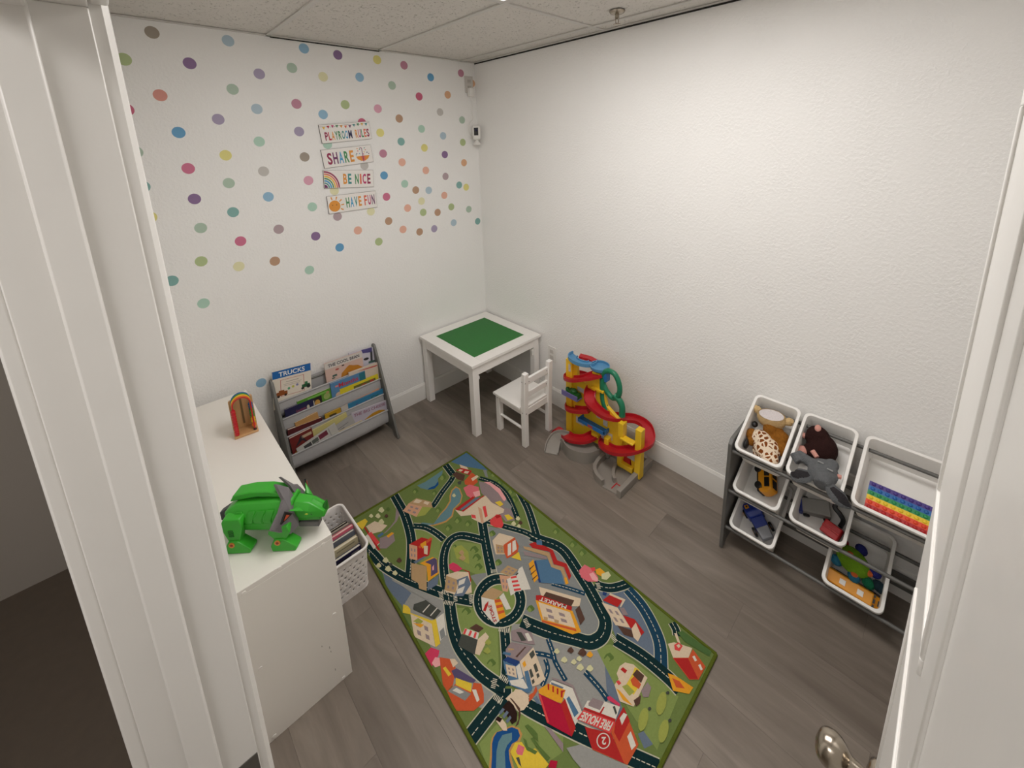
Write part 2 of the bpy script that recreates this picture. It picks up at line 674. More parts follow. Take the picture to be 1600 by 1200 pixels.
# ceiling light (2 x 4 lay-in troffer)
def troffer(name, label, x0, x1, y0, y1, power, z=H):
    t = thing(name, label, 'ceiling light', ((x0 + x1) / 2, (y0 + y1) / 2, z))
    o = t.location
    m = MB(o)
    e = 0.03
    m.span((x0 + .012, y0 + .012, z), (x0 + e, y1 - .012, z + 0.02))
    m.span((x1 - e, y0 + .012, z), (x1 - .012, y1 - .012, z + 0.02))
    m.span((x0 + e, y0 + .012, z), (x1 - e, y0 + e, z + 0.02))
    m.span((x0 + e, y1 - e, z), (x1 - e, y1 - .012, z + 0.02))
    m.build('frame', GRIDM, t)
    m = MB(o)
    m.span((x0 + e, y0 + e, z + 0.004), (x1 - e, y1 - e, z + 0.008))
    m.build('diffuser', M(name + '_diffuser', (240, 240, 236), rough=0.5, emit=(LIGHT_RGB, power)), t)
    m = MB(o)
    m.span((x0 + .014, y0 + .014, z + 0.02), (x1 - .014, y1 - .014, z + 0.058))
    m.build('housing', GRIDM, t)
    return t


troffer('ceiling_light', 'lit rectangular light panel set in the playroom ceiling grid', LIGHT_X[0], LIGHT_X[1], LIGHT_Y[0], LIGHT_Y[1], ROOM_LIGHT)
hl = troffer('hall_fill_light', 'unseen fill light panel added in the hall outside the doorway', -3.2, -2.59, -3.2, -1.98, HALL_FILL, z=H - 0.06)

# wall stickers (round dots), stuck on the dotted wall
DC = dict(taupe=(139, 126, 110), ltblue=(160, 186, 202), sky=(122, 172, 206), blue=(66, 142, 194), purple=(112, 76, 128),
          lav=(150, 136, 170), sage=(160, 186, 164), green=(164, 184, 120), yellow=(224, 214, 112), paley=(224, 220, 168),
          pink=(198, 84, 122), mauve=(180, 108, 134), coral=(212, 128, 112), orange=(216, 156, 108), tan=(172, 128, 94),
          gray=(184, 180, 174), teal=(104, 160, 154), ppink=(216, 146, 170), mint=(160, 202, 180), red=(190, 62, 98),
          peach=(230, 166, 140), mgray=(164, 140, 146))
DOTS = '''180,135,taupe 497,170,ltblue 813,202,sky 954,229,purple 1118,249,yellow 1230,272,mauve 1341,322,blue 1467,305,mauve
1531,349,orange 63,247,green 337,264,purple 627,308,lav 763,283,sage 893,320,paley 1045,322,sky 1180,356,sage 1293,402,red
1412,395,orange 1380,467,gray 1472,500,sage 214,397,coral 516,372,sage 617,454,ltblue 782,433,mauve 985,436,green 893,477,sky
1121,453,ppink 1210,494,tan 74,457,red 456,497,lav 291,552,blue 793,548,lav 627,590,mint 1055,511,red 1131,553,yellow
1218,590,teal 1303,537,mint 1393,566,ltblue 1475,593,green 1315,616,yellow 1400,644,purple 911,602,mint 487,647,yellow
331,702,pink 816,654,taupe 1143,640,mauve 1222,676,peach 1321,710,peach 1480,678,orange 645,714,gray 1065,690,gray
112,634,sage 500,763,sage 832,752,ppink 1147,731,blue 1233,766,mint 1403,735,mgray 1460,771,teal 1489,780,yellow 1279,792,tan
1333,793,ltblue 1398,814,peach 1303,838,paley 1157,820,pink 940,795,paley 1092,881,paley 357,829,purple 665,820,sky
848,862,mint 1245,867,peach 1310,885,green 1370,885,tan 1427,862,green 1500,872,sage 1166,921,tan 953,902,mgray 143,778,teal
518,884,teal 383,950,sage 708,955,mgray 862,984,purple 1038,960,peach 1226,956,peach 1295,966,tan 1356,953,lav 1437,928,ltblue
1537,922,teal 1125,1007,green 549,1005,pink 962,1031,blue 385,1089,green 542,1110,paley 692,1088,tan 836,1125,mint 263,1170,teal
394.7,1264,mint 634.7,1595,sky 172,905,yellow'''
NAMES = dict(ltblue='pale blue', lav='lavender', paley='pale yellow', ppink='pale pink', mgray='mauve grey', sky='sky blue')
dm = {}
for d in DOTS.split():
    a, b, c = d.split(',')
    P = at(170 + float(a) / 2.66667, float(b) / 2.66667, y=0.0)
    if c not in dm:
        q = MB()
        q.lathe([(0.0, 0.0), (0.026, 0.0), (0.026, 0.0006), (0.0, 0.0007)], 28, T=Matrix.Rotation(PI / 2, 4, 'X'))
        dm[c] = q.mesh('wall_dot', M('vinyl_dot_' + c, tuple(k * 0.8 + 232 * 0.2 for k in DC[c]), rough=0.5, var=0.03))
    o = place(dm[c], 'wall_dot', wb, (min(P.x, -0.028), 0.0, P.z))
    o['label'] = NAMES.get(c, c) + ' round vinyl wall dot'


# ------------------------------------------------------------------ things on the walls and ceiling
INK = dict(red=(190, 50, 70), pink=(190, 55, 110), orange=(224, 150, 60), green=(70, 140, 90), teal=(60, 140, 140), blue=(80, 160, 205),
           navy=(52, 56, 96), purple=(110, 50, 100), yellow=(230, 186, 70), plum=(150, 40, 80), grey=(120, 118, 116), coral=(222, 112, 84),
           brown=(130, 70, 40), white=(228, 225, 220), black=(26, 25, 28))


def ink(c):
    return M('ink_' + c, INK[c], rough=0.6, var=0.05)


SIGN_BOARD = M('sign_board', (236, 232, 228), rough=0.55, var=0.015)
SIGN_SHADE = M('sign_shade_rim', (96, 90, 84), rough=0.6)  # dark colour for the shadow line around each sign


def sign(label, cx, cz, tilt, art):
    """wooden plaque 300 x 104 mm hung flat on the dotted wall; art in plaque coordinates (0..300, 0..104)"""
    W, Hh = 0.302, 0.104
    t = thing('wall_sign', label, 'sign', (cx, -0.0005, cz), 0, 'playroom rule signs')
    t.rotation_euler = (0, -tilt, 0)
    m = MB()
    m.box((0, -0.004, 0), (W, 0.008, Hh))
    m.build('board', SIGN_BOARD, t, bevel=0.001)
    m = MB()
    m.box((0, -0.0035, 0), (W + 0.0016, 0.007, Hh + 0.0016))
    m.build('edge', SIGN_SHADE, t)  # rim just larger than the board, painted dark as its shadow outline
    inks = list(INK)
    m = MB()

    def P(a, b, lay=0):
        return (a / 1000 - W / 2, -0.0082 - lay * 0.0001, b / 1000 - Hh / 2)
    for it in art:
        kind, c = it[0], inks.index(it[1])
        if kind == 'text':
            _, _, s, x0, y0, x1, y1 = it
            put_text(m, s, lambda u, v: P(x0 + (x1 - x0) * u, y0 + (y1 - y0) * v, 1), c, 0.03)
        elif kind == 'poly':
            lay = it[3] if len(it) > 3 else 0
            m.add([P(a, b, lay) for a, b in it[2]], [tuple(range(len(it[2])))], c)
        elif kind == 'ring':
            _, _, ax, ay, r0, r1, a0, a1 = it
            n = 16
            vs = [P(ax + r * math.cos(rad(a0 + (a1 - a0) * i / n)), ay + r * math.sin(rad(a0 + (a1 - a0) * i / n)), 0.5) for r in (r0, r1) for i in range(n + 1)]
            m.add(vs, [(i, i + 1, n + 2 + i, n + 1 + i) for i in range(n)], c)
        elif kind == 'disc':
            _, _, ax, ay, rr = it[:5]
            lay = it[5] if len(it) > 5 else 0
            m.add([P(ax + rr * math.cos(2 * PI * i / 16), ay + rr * math.sin(2 * PI * i / 16), lay) for i in range(16)], [tuple(range(16))], c)
    m.build('print', [ink(c) for c in inks], t, smooth=0)
    return t


def word(s, cols, x0, x1, y0, y1, gap=3):
    """one colour per letter"""
    wts = [0.45 if ch == 'I' else 1.25 if ch in 'MW' else 0.9 if ch in 'LEF' else 1.0 for ch in s]
    tot = sum(wts)
    run = (x1 - x0 - gap * (len(s) - 1)) / tot
    out, x = [], x0
    for ch, wt, c in zip(s, wts, cols):
        out.append(('text', c, ch, x, y0, x + wt * run, y1))
        x += wt * run + gap
    return out


a1 = word('PLAYROOM', ['plum', 'red', 'orange', 'green', 'green', 'teal', 'blue', 'navy'], 22, 182, 14, 62)
a1 += word('RULES', ['orange', 'pink', 'green', 'coral', 'plum'], 202, 290, 14, 62)
for i, c in enumerate(['yellow', 'red', 'pink', 'green', 'orange', 'coral', 'purple', 'teal', 'green', 'yellow', 'teal']):
    xx = 16 + i * 25.5
    yy = 84 + 10 * abs(math.sin((i - 5.4) * 0.5))
    a1.append(('poly', c, [(xx, yy + 4), (xx + 17, yy + 4), (xx + 8.5, yy - 13)]))
a1.append(('poly', 'grey', [(0, 94), (70, 87), (150, 95), (220, 88), (300, 98), (300, 99), (220, 89.5), (150, 96.5), (70, 88.5), (0, 95.5)]))
sign('sign reading PLAYROOM RULES under a string of bunting', -0.998, 1.956, rad(4.6), a1)
a2 = word('SHARE', ['plum', 'purple', 'blue', 'green', 'orange'], 26, 184, 16, 84, 6)
a2 += [('poly', 'orange', [(196, 44), (284, 44), (272, 26), (252, 14), (228, 14), (206, 26)]),
       ('poly', 'coral', [(226, 44), (256, 44), (250, 14), (234, 14)], 1),
       ('poly', 'purple', [(238, 8), (242, 8), (242, 88), (238, 88)], 2),
       ('ring', 'purple', 234, 88, 4, 8, 0, 180)]
for i, (px, py, c) in enumerate([(205, 62, 'navy'), (214, 76, 'red'), (222, 60, 'blue'), (226, 84, 'green'), (252, 66, 'yellow'), (262, 78, 'coral'),
                                 (270, 62, 'navy'), (258, 90, 'teal'), (280, 54, 'purple'), (212, 90, 'orange'), (246, 54, 'pink'), (200, 54, 'teal')]):
    a2.append(('disc', c, px, py, 3.4))
sign('sign reading SHARE beside an orange umbrella picture', -1.003, 1.815, rad(4.5), a2)
a3 = []
for i, (c, r) in enumerate([('plum', 88), ('white', 80), ('coral', 76), ('white', 69), ('yellow', 65), ('white', 57), ('green', 53), ('white', 46),
                            ('blue', 42), ('white', 33), ('teal', 29), ('white', 22), ('purple', 18)]):
    a3.append(('poly', c, [(2, 2)] + [(2 + r * math.cos(rad(90 * i2 / 14)), 2 + r * 1.12 * math.sin(rad(90 * i2 / 14))) for i2 in range(15)], i * 0.25))
a3 += word('BE', ['orange', 'teal'], 112, 162, 22, 84, 6) + word('NICE', ['green', 'coral', 'pink', 'plum'], 184, 282, 20, 82, 7)
sign('sign reading BE NICE beside a rainbow picture', -1.011, 1.679, rad(-3.2), a3)
a4 = [('disc', 'orange', 38, 42, 34, 1), ('ring', 'brown', 38, 40, 8, 10, 200, 340), ('disc', 'brown', 26, 48, 3, 2), ('disc', 'brown', 50, 48, 3, 2)]
for i in range(9):
    a = rad(-30 + i * 34)
    cx, cy = 38 + 48 * math.cos(a), 42 + 48 * math.sin(a)
    d, n_ = (math.cos(a), math.sin(a)), (-math.sin(a), math.cos(a))
    if 3 < cx - 9 and 8 < cy < 96:
        a4.append(('poly', 'orange', [(cx - 9 * d[0] + 3 * n_[0], cy - 9 * d[1] + 3 * n_[1]), (cx + 9 * d[0] + 4 * n_[0], cy + 9 * d[1] + 4 * n_[1]),
                                      (cx + 9 * d[0] - 4 * n_[0], cy + 9 * d[1] - 4 * n_[1]), (cx - 9 * d[0] - 3 * n_[0], cy - 9 * d[1] - 3 * n_[1])]))
a4 += word('HAVE', ['green', 'blue', 'teal', 'orange'], 108, 204, 22, 84, 5) + word('FUN', ['coral', 'pink', 'purple'], 222, 290, 22, 84, 6)
sign('sign reading HAVE FUN beside a smiling sun picture', -1.006, 1.537, rad(0.8), a4)

# sprinkler in the ceiling
sp = thing('fire_sprinkler', 'small metal fire sprinkler hanging from the ceiling tile', 'sprinkler', (-0.262, -1.40, H))
MB().lathe([(0.0, 0.003), (0.036, 0.003), (0.036, 0.001), (0.030, -0.008), (0.014, -0.012), (0.0, -0.012)], 28).build('escutcheon', CHROME, sp)
MB().lathe([(0.0, -0.01), (0.0095, -0.01), (0.0095, -0.028), (0.006, -0.032), (0.0, -0.032)], 14).build('body', CHROME, sp)
m = MB()
for s in (-1, 1):
    m.tube([(s * 0.008, 0, -0.026), (s * 0.013, 0, -0.036), (s * 0.009, 0, -0.048), (0, 0, -0.054)], 0.0022, 6)
m.build('frame_arms', CHROME, sp)
MB().lathe([(0.0, -0.053), (0.016, -0.053), (0.017, -0.056), (0.0, -0.056)], 16).build('deflector', CHROME, sp)

# high outlet with plug-in adapter, cable and camera in the corner
GPLATE = M('outlet_plate', (205, 200, 194), rough=0.4, var=0.01)
ot = thing('wall_outlet', 'outlet plate high on the dotted wall near the corner', 'outlet', (-0.062, 0, 2.29))
m = MB()
m.box((0, -0.003, 0), (0.072, 0.006, 0.116))
m.build('plate', GPLATE, ot, bevel=0.002)
m = MB()
for dz in (0.022, -0.022):
    m.box((0, -0.0065, dz), (0.034, 0.002, 0.028))
m.build('socket', M('socket_face', (190, 185, 178), rough=0.4), ot, bevel=0.001)
m = MB()
for dz in (0.024, -0.020):
    for dx in (-0.007, 0.007):
        m.box((dx, -0.0077, dz), (0.0022, 0.0008, 0.009))
tag(m.build('slots', DARKGAP, ot), kind='stuff')
ad = thing('power_adapter', 'white plug-in power adapter in the high corner outlet', 'adapter', (-0.062, -0.0075, 2.235))
MB().box((0, -0.016, 0), (0.046, 0.030, 0.060)).build('adapter_body', WPLAST, ad, bevel=0.005)
MB().lathe([(0, 0), (0.004, 0), (0.0035, -0.018), (0, -0.018)], 10, T=Matrix.Translation((0, -0.016, -0.030))).build('cable_boot', WPLAST, ad)
m = MB()
pts = []
C0, C1 = Vector((-0.062, -0.02, 2.18)), Vector((-0.045, -0.014, 2.06))
for i in range(7):
    pts.append(C0.lerp(C1, i / 6) + Vector((0.006 * math.sin(i), 0, 0)))
for i in range(22):
    a = i / 21 * 2 * PI * 1.15
    pts.append(Vector((-0.062 + 0.028 * math.cos(a + 1.2), -0.012, 2.012 - 0.13 * i / 21 + 0.05 * math.sin(a + 1.2) * 0.6)))
pts.append(Vector((-0.05, -0.02, 1.92)))
m.tube(pts, 0.0022, 6)
tag(m.build('power_cable', WPLAST), 'thin white cable hanging from adapter to the corner camera', 'cable')
sc_ = thing('security_camera', 'white security camera with black lens face in the room corner', 'camera', (-0.050, -0.050, 1.95))
sc_.scale = (1.2, 1.2, 1.2)
T = Matrix.Rotation(rad(-44), 4, 'Z')
m = MB()
prof = rrect(0.052, 0.040, 0.017, 5)
m.rings([[(a * k, b * k, z) for a, b in prof] for k, z in ((0.6, -0.046), (0.92, -0.040), (1, -0.03), (1, 0.026), (0.9, 0.038), (0.55, 0.044))], T=T)
m.build('housing', WPLAST, sc_)
m = MB()
m.box((0, -0.0202, 0.004), (0.026, 0.003, 0.046))
bo = m.build('lens_panel', BLACK, sc_, bevel=0.001)
bo.rotation_euler = (0, 0, rad(-44))
m = MB()
m.lathe([(0, 0), (0.007, 0), (0.006, 0.004), (0, 0.003)], 14, T=T @ Matrix.Translation((0, -0.0215, 0.012)) @ Matrix.Rotation(PI / 2, 4, 'X'))
m.build('lens', M('lens_glass', (20, 20, 60), rough=0.1, var=0.02), sc_)
m = MB()
m.lathe([(0, -0.075), (0.022, -0.075), (0.022, -0.066), (0.012, -0.056), (0.008, -0.046), (0, -0.046)], 16)
m.tube([(0, 0, -0.066), (0.012, 0.016, -0.07), (0.028, 0.04, -0.07)], 0.008, 8)
m.build('mount', WPLAST, sc_)
# low outlet on the right wall
ot = thing('wall_outlet', 'white outlet plate low on the right wall behind the chair', 'outlet', (0, -0.735, 0.385))
MB().box((-0.003, 0, 0), (0.006, 0.072, 0.116)).build('plate', WPLAST, ot, bevel=0.002)
m = MB()
for dz in (0.022, -0.022):
    m.box((-0.0065, 0, dz), (0.002, 0.034, 0.028))
m.build('socket', GPLATE, ot, bevel=0.001)

# ------------------------------------------------------------------ cabinet along the left wall
CX0, CX1, CY0, CY1, CZ = -2.022, -1.727, -1.305, -0.085, 0.612
cb = thing('low_bookcase', 'long low white laminate bookcase against the left wall', 'bookcase', ((CX0 + CX1) / 2, (CY0 + CY1) / 2, 0))
o = cb.location
m = MB(o)
m.span((CX0, CY0, CZ - 0.018), (CX1, CY1, CZ))
m.build('top_panel', LAM, cb, bevel=0.0015)
for ya in (CY0, CY1 - 0.016):
    m = MB(o)
    m.span((CX0, ya, 0), (CX1, ya + 0.016, CZ - 0.018))
    m.build('end_panel', LAM, cb, bevel=0.001)
m = MB(o)
m.span((CX0, CY0 + 0.016, 0.05), (CX1, CY1 - 0.016, 0.066))
m.build('bottom_panel', LAM, cb, bevel=0.001)
m = MB(o)
m.span((CX0, CY0 + 0.016, 0.066), (CX0 + 0.004, CY1 - 0.016, CZ - 0.018))
m.build('back_panel', LAM, cb)
for i in (1, 2):
    ya = CY0 + (CY1 - CY0) * i / 3
    m = MB(o)
    m.span((CX0 + 0.004, ya - 0.008, 0.066), (CX1 - 0.004, ya + 0.008, CZ - 0.018))
    m.build('divider', LAM, cb, bevel=0.001)
m = MB(o)
m.span((CX0 + 0.004, CY0 + 0.016, 0.325), (CX1 - 0.02, CY1 - 0.016, 0.341))
m.build('shelf', LAM, cb, bevel=0.001)
cap = MB()
cap.lathe([(0, 0), (0.0065, 0), (0.006, 0.0015), (0, 0.002)], 12, T=Matrix.Rotation(PI / 2, 4, 'X'))
capm = cap.mesh('screw_cap', M('screw_cap_plastic', (236, 232, 226), rough=0.35))
for u, v in ((504.7, 851), (436.7, 888), (381, 927), (522, 960), (407, 1044.5), (536.7, 1059), (429, 1150)):
    P = at(u, v, y=CY0)
    place(capm, 'screw_cap', cb, (P.x - o.x, CY0 - o.y, P.z))
SCUFF = M('scuff_mark', (118, 112, 104), rough=0.7)
m = MB(o)
for u, v, s in ((515, 1012, 5), (517, 1018, 3), (503, 1010, 3), (524, 1046, 4)):
    P = at(u, v, y=CY0)
    m.box((P.x, CY0 - 0.0001, P.z), (0.0016, 0.0004, 0.0022 * s))
tag(m.build('scuff', SCUFF, cb), kind='stuff')

# rainbow bead frame on the bookcase
BW = M('light_wood', (196, 152, 104), rough=0.5, var=0.12, scale=14, stretch=(6, 6, 1))
bt = thing('bead_toy', 'wooden counting toy with rainbow wires and beads on the bookcase', 'toy', (-1.806, -0.475, CZ))
bt.rotation_euler = (0, 0, rad(-6))
m = MB()
prof = [(-0.046, 0), (0.046, 0), (0.046, 0.150), (0.042, 0.156), (-0.042, 0.156), (-0.046, 0.150)]
m.prism(prof, 0.016, 0.028, 'y')
m.build('back_board', BW, bt, bevel=0.002)
m = MB()
m.span((-0.046, -0.05, 0), (0.046, 0.03, 0.012))
m.build('base_board', BW, bt, bevel=0.003)
m = MB()
m.span((-0.004, 0.0135, 0.03), (0.004, 0.0165, 0.165))
m.build('slot', M('wood_slot', (120, 96, 62), rough=0.7), bt)
RB = [('red', (186, 22, 34)), ('orange', (222, 112, 30)), ('yellow', (232, 190, 40)), ('green', (60, 140, 60)), ('blue', (40, 96, 160))]
for i, (cn, cc) in enumerate(RB):
    mt = M('toy_' + cn, cc, rough=0.35, var=0.05)
    yy = -0.040 + i * 0.0125
    R_ = 0.034
    path = [(-R_, yy, 0.012), (-R_, yy, 0.08), (-R_, yy, 0.15)]
    path += [(-R_ * math.cos(rad(a)), yy, 0.15 + R_ * math.sin(rad(a)) * 1.05) for a in range(12, 180, 12)]
    path += [(R_, yy, 0.15), (R_, yy, 0.08), (R_, yy, 0.012)]
    m = MB()
    m.tube(path, 0.0026 if i == 0 else 0.0032, 8)
    m.build('wire', mt, bt)
    bd = MB()
    bd.lathe([(0.003, -0.006), (0.0075, -0.0058), (0.0095, 0), (0.0075, 0.0058), (0.003, 0.006)], 14)
    bmesh_ = bd.mesh('bead', mt)
    nl = [10, 9, 8, 6, 5][i]
    for j in range(10):
        if j < nl:
            place(bmesh_, 'bead', bt, (-R_, yy, 0.019 + 0.0125 * j))
        else:
            place(bmesh_, 'bead', bt, (R_, yy, 0.019 + 0.0125 * (j - nl) + 0.012 * i))
m = MB()
m.lathe([(0, 0.012), (0.007, 0.012), (0.006, 0.018), (0, 0.018)], 12, T=Matrix.Translation((0.034, -0.040, 0)))
m.build('wire_foot', BLACK, bt)

# ------------------------------------------------------------------ green rhino toy on the bookcase
RG = M('rhino_green', (54, 165, 42), rough=0.38, var=0.05)
RGD = M('rhino_green_dark', (32, 112, 30), rough=0.4, var=0.05)
RGY = M('rhino_grey', (112, 108, 110), rough=0.45, var=0.06)
rh = thing('rhino_toy', 'bright green plastic robot rhino toy with grey neck frill on the bookcase', 'toy', (-1.850, -1.166, CZ), rad(-42))
rh.scale = (1.1, 1.1, 1.04)
m = MB()
m.hull([(-0.125, y, z) for y, z in ((-0.03, 0.085), (0.03, 0.085), (-0.035, 0.115), (0.035, 0.115))] +
       [(-0.09, y, z) for y, z in ((-0.046, 0.062), (0.046, 0.062), (-0.05, 0.11), (0.05, 0.11), (-0.028, 0.142), (0.028, 0.142))] +
       [(0.03, y, z) for y, z in ((-0.044, 0.052), (0.044, 0.052), (-0.05, 0.105), (0.05, 0.105), (-0.028, 0.145), (0.028, 0.145))] +
       [(0.07, y, z) for y, z in ((-0.034, 0.066), (0.034, 0.066), (-0.038, 0.11), (0.038, 0.11), (-0.02, 0.138), (0.02, 0.138))])
body = m.build('body', RG, rh, bevel=0.005, seg=3)
for s in (-1, 1):
    for i, xx in enumerate((-0.075, -0.048, -0.021, 0.006)):
        m = MB()
        dx = 0.012 if i else 0.0
        m.hull([(xx - 0.010, s * 0.045, 0.068), (xx + 0.010, s * 0.045, 0.068), (xx - 0.011, s * 0.0535, 0.100), (xx + 0.012, s * 0.0535, 0.100),
                (xx - 0.013 + dx, s * 0.044, 0.128), (xx + 0.010 + dx, s * 0.044, 0.128), (xx - 0.01, s * 0.030, 0.09), (xx + 0.01, s * 0.030, 0.09)])
        m.build('rib_plate', RG, rh, bevel=0.002)
    m = MB()
    m.hull([(-0.09, s * 0.044, 0.060), (0.04, s * 0.042, 0.050), (0.05, s * 0.05, 0.085), (-0.085, s * 0.052, 0.088), (-0.09, s * 0.03, 0.060), (0.04, s * 0.03, 0.050),
            (0.05, s * 0.03, 0.085), (-0.085, s * 0.03, 0.088)])
    m.build('side_plate', RG, rh, bevel=0.003)
m = MB()
cp = [(-0.112, 0.140), (-0.100, 0.162), (-0.05, 0.172), (0.0, 0.171), (0.05, 0.160), (0.052, 0.146), (0.02, 0.150), (-0.03, 0.154), (-0.085, 0.146)]
m.prism([(a, b) for a, b in cp], -0.021, 0.021, 'y')
m.build('back_crest', RG, rh, bevel=0.003)
m = MB()
m.prism([(-0.095, 0.125), (0.04, 0.130), (0.045, 0.152), (-0.09, 0.150)], -0.013, 0.013, 'y')
m.build('crest_core', RGD, rh)
EYE = M('rhino_orange_ring', (206, 130, 50), rough=0.4)
for fx, zt in ((-0.085, 0.120), (0.045, 0.086)):
    for s in (-1, 1):
        yy = s * 0.052
        lg = MB()
        lg.hull([(fx + a, yy + s * b, z) for a, b, z in ((-0.026, -0.016, zt), (0.026, -0.016, zt), (-0.024, 0.012, zt), (0.022, 0.012, zt), (-0.034, 0.015, zt - 0.022), (0.03, 0.015, zt - 0.022),
                                                        (-0.03, 0.012, zt - 0.03), (0.024, 0.012, zt - 0.03), (-0.018, 0.012, 0.036), (0.012, 0.012, 0.036),
                                                        (-0.018, -0.014, 0.036), (0.012, -0.014, 0.036))])
        lo = lg.build('leg', RG, rh, bevel=0.004, seg=3)
        ft = MB()
        ft.hull([(fx + a, yy + s * b, z) for a, b, z in ((-0.028, -0.018, 0.0), (-0.028, 0.018, 0.0), (0.040, -0.018, 0.0), (0.040, 0.018, 0.0),
                                                        (-0.030, -0.016, 0.020), (-0.030, 0.018, 0.020), (-0.018, -0.015, 0.044), (-0.018, 0.017, 0.044),
                                                        (0.008, -0.015, 0.044), (0.008, 0.017, 0.044), (0.044, -0.016, 0.012), (0.044, 0.016, 0.012))])
        ft.build('foot', RG, lo, bevel=0.004, seg=3)
        T = Matrix.Translation((fx - 0.008, yy + s * 0.018, 0.033)) @ Matrix.Rotation(-s * PI / 2, 4, 'X')
        dd = MB()
        dd.lathe([(0, -0.004), (0.0085, -0.004), (0.0085, 0.001), (0.0045, 0.0012), (0.0045, 0.0002), (0, 0.0002)], 16, T=T)
        dd.build('ankle_disc', EYE, lo)
        dd = MB()
        dd.lathe([(0, 0), (0.0042, 0), (0.0035, 0.0018), (0, 0.002)], 12, T=T)
        dd.build('ankle_pin', M('rhino_red', (150, 40, 30), rough=0.4), lo)
        if fx < 0:
            for q in range(4):
                dd = MB()
                dd.box((fx - 0.006, yy + s * 0.0135, 0.062 + 0.0065 * q), (0.014, 0.004, 0.0035))
                dd.build('leg_vent', RGD, lo)
# frill: two swept-up grey plates with badges
for s in (-1, 1):
    m = MB()
    out = [(0.072, s * 0.004, 0.118), (0.086, s * 0.036, 0.058), (0.070, s * 0.056, 0.048), (0.034, s * 0.080, 0.092), (0.048, s * 0.052, 0.126), (0.050, s * 0.028, 0.148), (0.026, s * 0.014, 0.192), (0.055, s * 0.004, 0.168)]
    cen = Vector((0.062, s * 0.040, 0.112))
    fr, bk = [], []
    for p in out:
        p = Vector(p)
        fr.append(p)
        bk.append(p + Vector((-0.008, 0, -0.002)))
    n = len(fr)
    m.add(fr + bk + [cen + Vector((0.010, 0, 0)), cen + Vector((-0.002, 0, 0))],
          [(i, (i + 1) % n, 2 * n) for i in range(n)] + [((i + 1) % n + n, i + n, 2 * n + 1) for i in range(n)] + [(i, i + n, (i + 1) % n + n, (i + 1) % n) for i in range(n)])
    fo = m.build('neck_frill', RGY, rh, bevel=0.002, smooth=25)
    m = MB()
    T = Matrix.Translation(cen + Vector((0.004, s * 0.020, 0.008))) @ Matrix.Rotation(s * rad(28), 4, 'Z')
    m.prism([(-0.018, -0.012), (0.018, -0.006), (0.0, 0.016)], 0, 0.006, 'x', T=T)
    m.build('frill_badge', BLACK, fo)
    m = MB()
    m.prism([(-0.009, -0.006), (0.008, -0.003), (0.0, 0.007)], 0.005, 0.0075, 'x', T=T)
    m.build('badge_centre', M('badge_orange', (196, 84, 50), rough=0.4), fo)
# head
m = MB()
m.hull([(0.070, y, z) for y, z in ((-0.032, 0.072), (0.032, 0.072), (-0.036, 0.108), (0.036, 0.108), (-0.018, 0.128), (0.018, 0.128))] +
       [(0.120, y, z) for y, z in ((-0.034, 0.066), (0.034, 0.066), (-0.034, 0.096), (0.034, 0.096), (-0.016, 0.116), (0.016, 0.116))] +
       [(0.168, y, z) for y, z in ((-0.020, 0.056), (0.020, 0.056), (-0.018, 0.078), (0.018, 0.078))])
hd = m.build('head', RG, rh, bevel=0.003)
hd.scale = (0.86, 0.86, 0.86)
hd.location = (0.07 * 0.14, 0, 0.09 * 0.14 + 0.004)
m = MB()
m.hull([(0.120, -0.014, 0.112), (0.120, 0.014, 0.112), (0.160, 0.012, 0.082), (0.160, -0.012, 0.082), (0.118, -0.014, 0.106), (0.118, 0.014, 0.106), (0.126, 0, 0.118), (0.158, 0, 0.090)])
m.build('muzzle_plate', RG, hd, bevel=0.002)
m = MB()
m.lathe([(0, 0), (0.011, 0), (0.0085, 0.014), (0.004, 0.03), (0.0, 0.038)], 14, T=Matrix.Translation((0.162, 0, 0.076)) @ Matrix.Rotation(rad(18), 4, 'Y'))
m.build('nose_horn', RGD, hd)
for s in (-1, 1):
    m = MB()
    m.hull([(0.082, s * 0.032, 0.100), (0.11, s * 0.035, 0.098), (0.082, s * 0.040, 0.118), (0.100, s * 0.036, 0.112), (0.072, s * 0.064, 0.134), (0.09, s * 0.028, 0.115)])
    m.build('ear', RG, hd, bevel=0.0015)
    m = MB()
    m.hull([(0.098, s * 0.034, 0.084), (0.132, s * 0.031, 0.078), (0.126, s * 0.032, 0.088), (0.100, s * 0.0345, 0.094), (0.1, s * 0.030, 0.085), (0.13, s * 0.027, 0.08)])
    m.build('eye', BLACK, hd)
    m = MB()
    m.ball((0.115, s * 0.0345, 0.086), (0.006, 0.0012, 0.003), 8)
    m.build('pupil', M('rhino_eye', (190, 200, 60), rough=0.3), hd)
m = MB()
m.hull([(0.075, y, z) for y, z in ((-0.026, 0.052), (0.026, 0.052), (-0.028, 0.068), (0.028, 0.068))] + [(0.150, y, z) for y, z in ((-0.016, 0.040), (0.016, 0.040), (-0.018, 0.052), (0.018, 0.052))])
m.build('jaw', RG, hd, bevel=0.002)
m = MB()
m.hull([(0.075, y, z) for y, z in ((-0.02, 0.034), (0.02, 0.034), (-0.02, 0.052), (0.02, 0.052))] + [(0.130, y, z) for y, z in ((-0.012, 0.022), (0.012, 0.022), (-0.012, 0.040), (0.012, 0.040))])
m.build('chest_plate', RGY, rh, bevel=0.002)
m = MB()
m.hull([(-0.12, y, z) for y, z in ((-0.012, 0.070), (0.012, 0.070), (-0.014, 0.115), (0.014, 0.115))] + [(-0.158, y, z) for y, z in ((-0.008, 0.060), (0.008, 0.060), (-0.008, 0.09), (0.008, 0.09))])
m.build('tail', M('rhino_dark', (52, 54, 56), rough=0.5), rh, bevel=0.002)

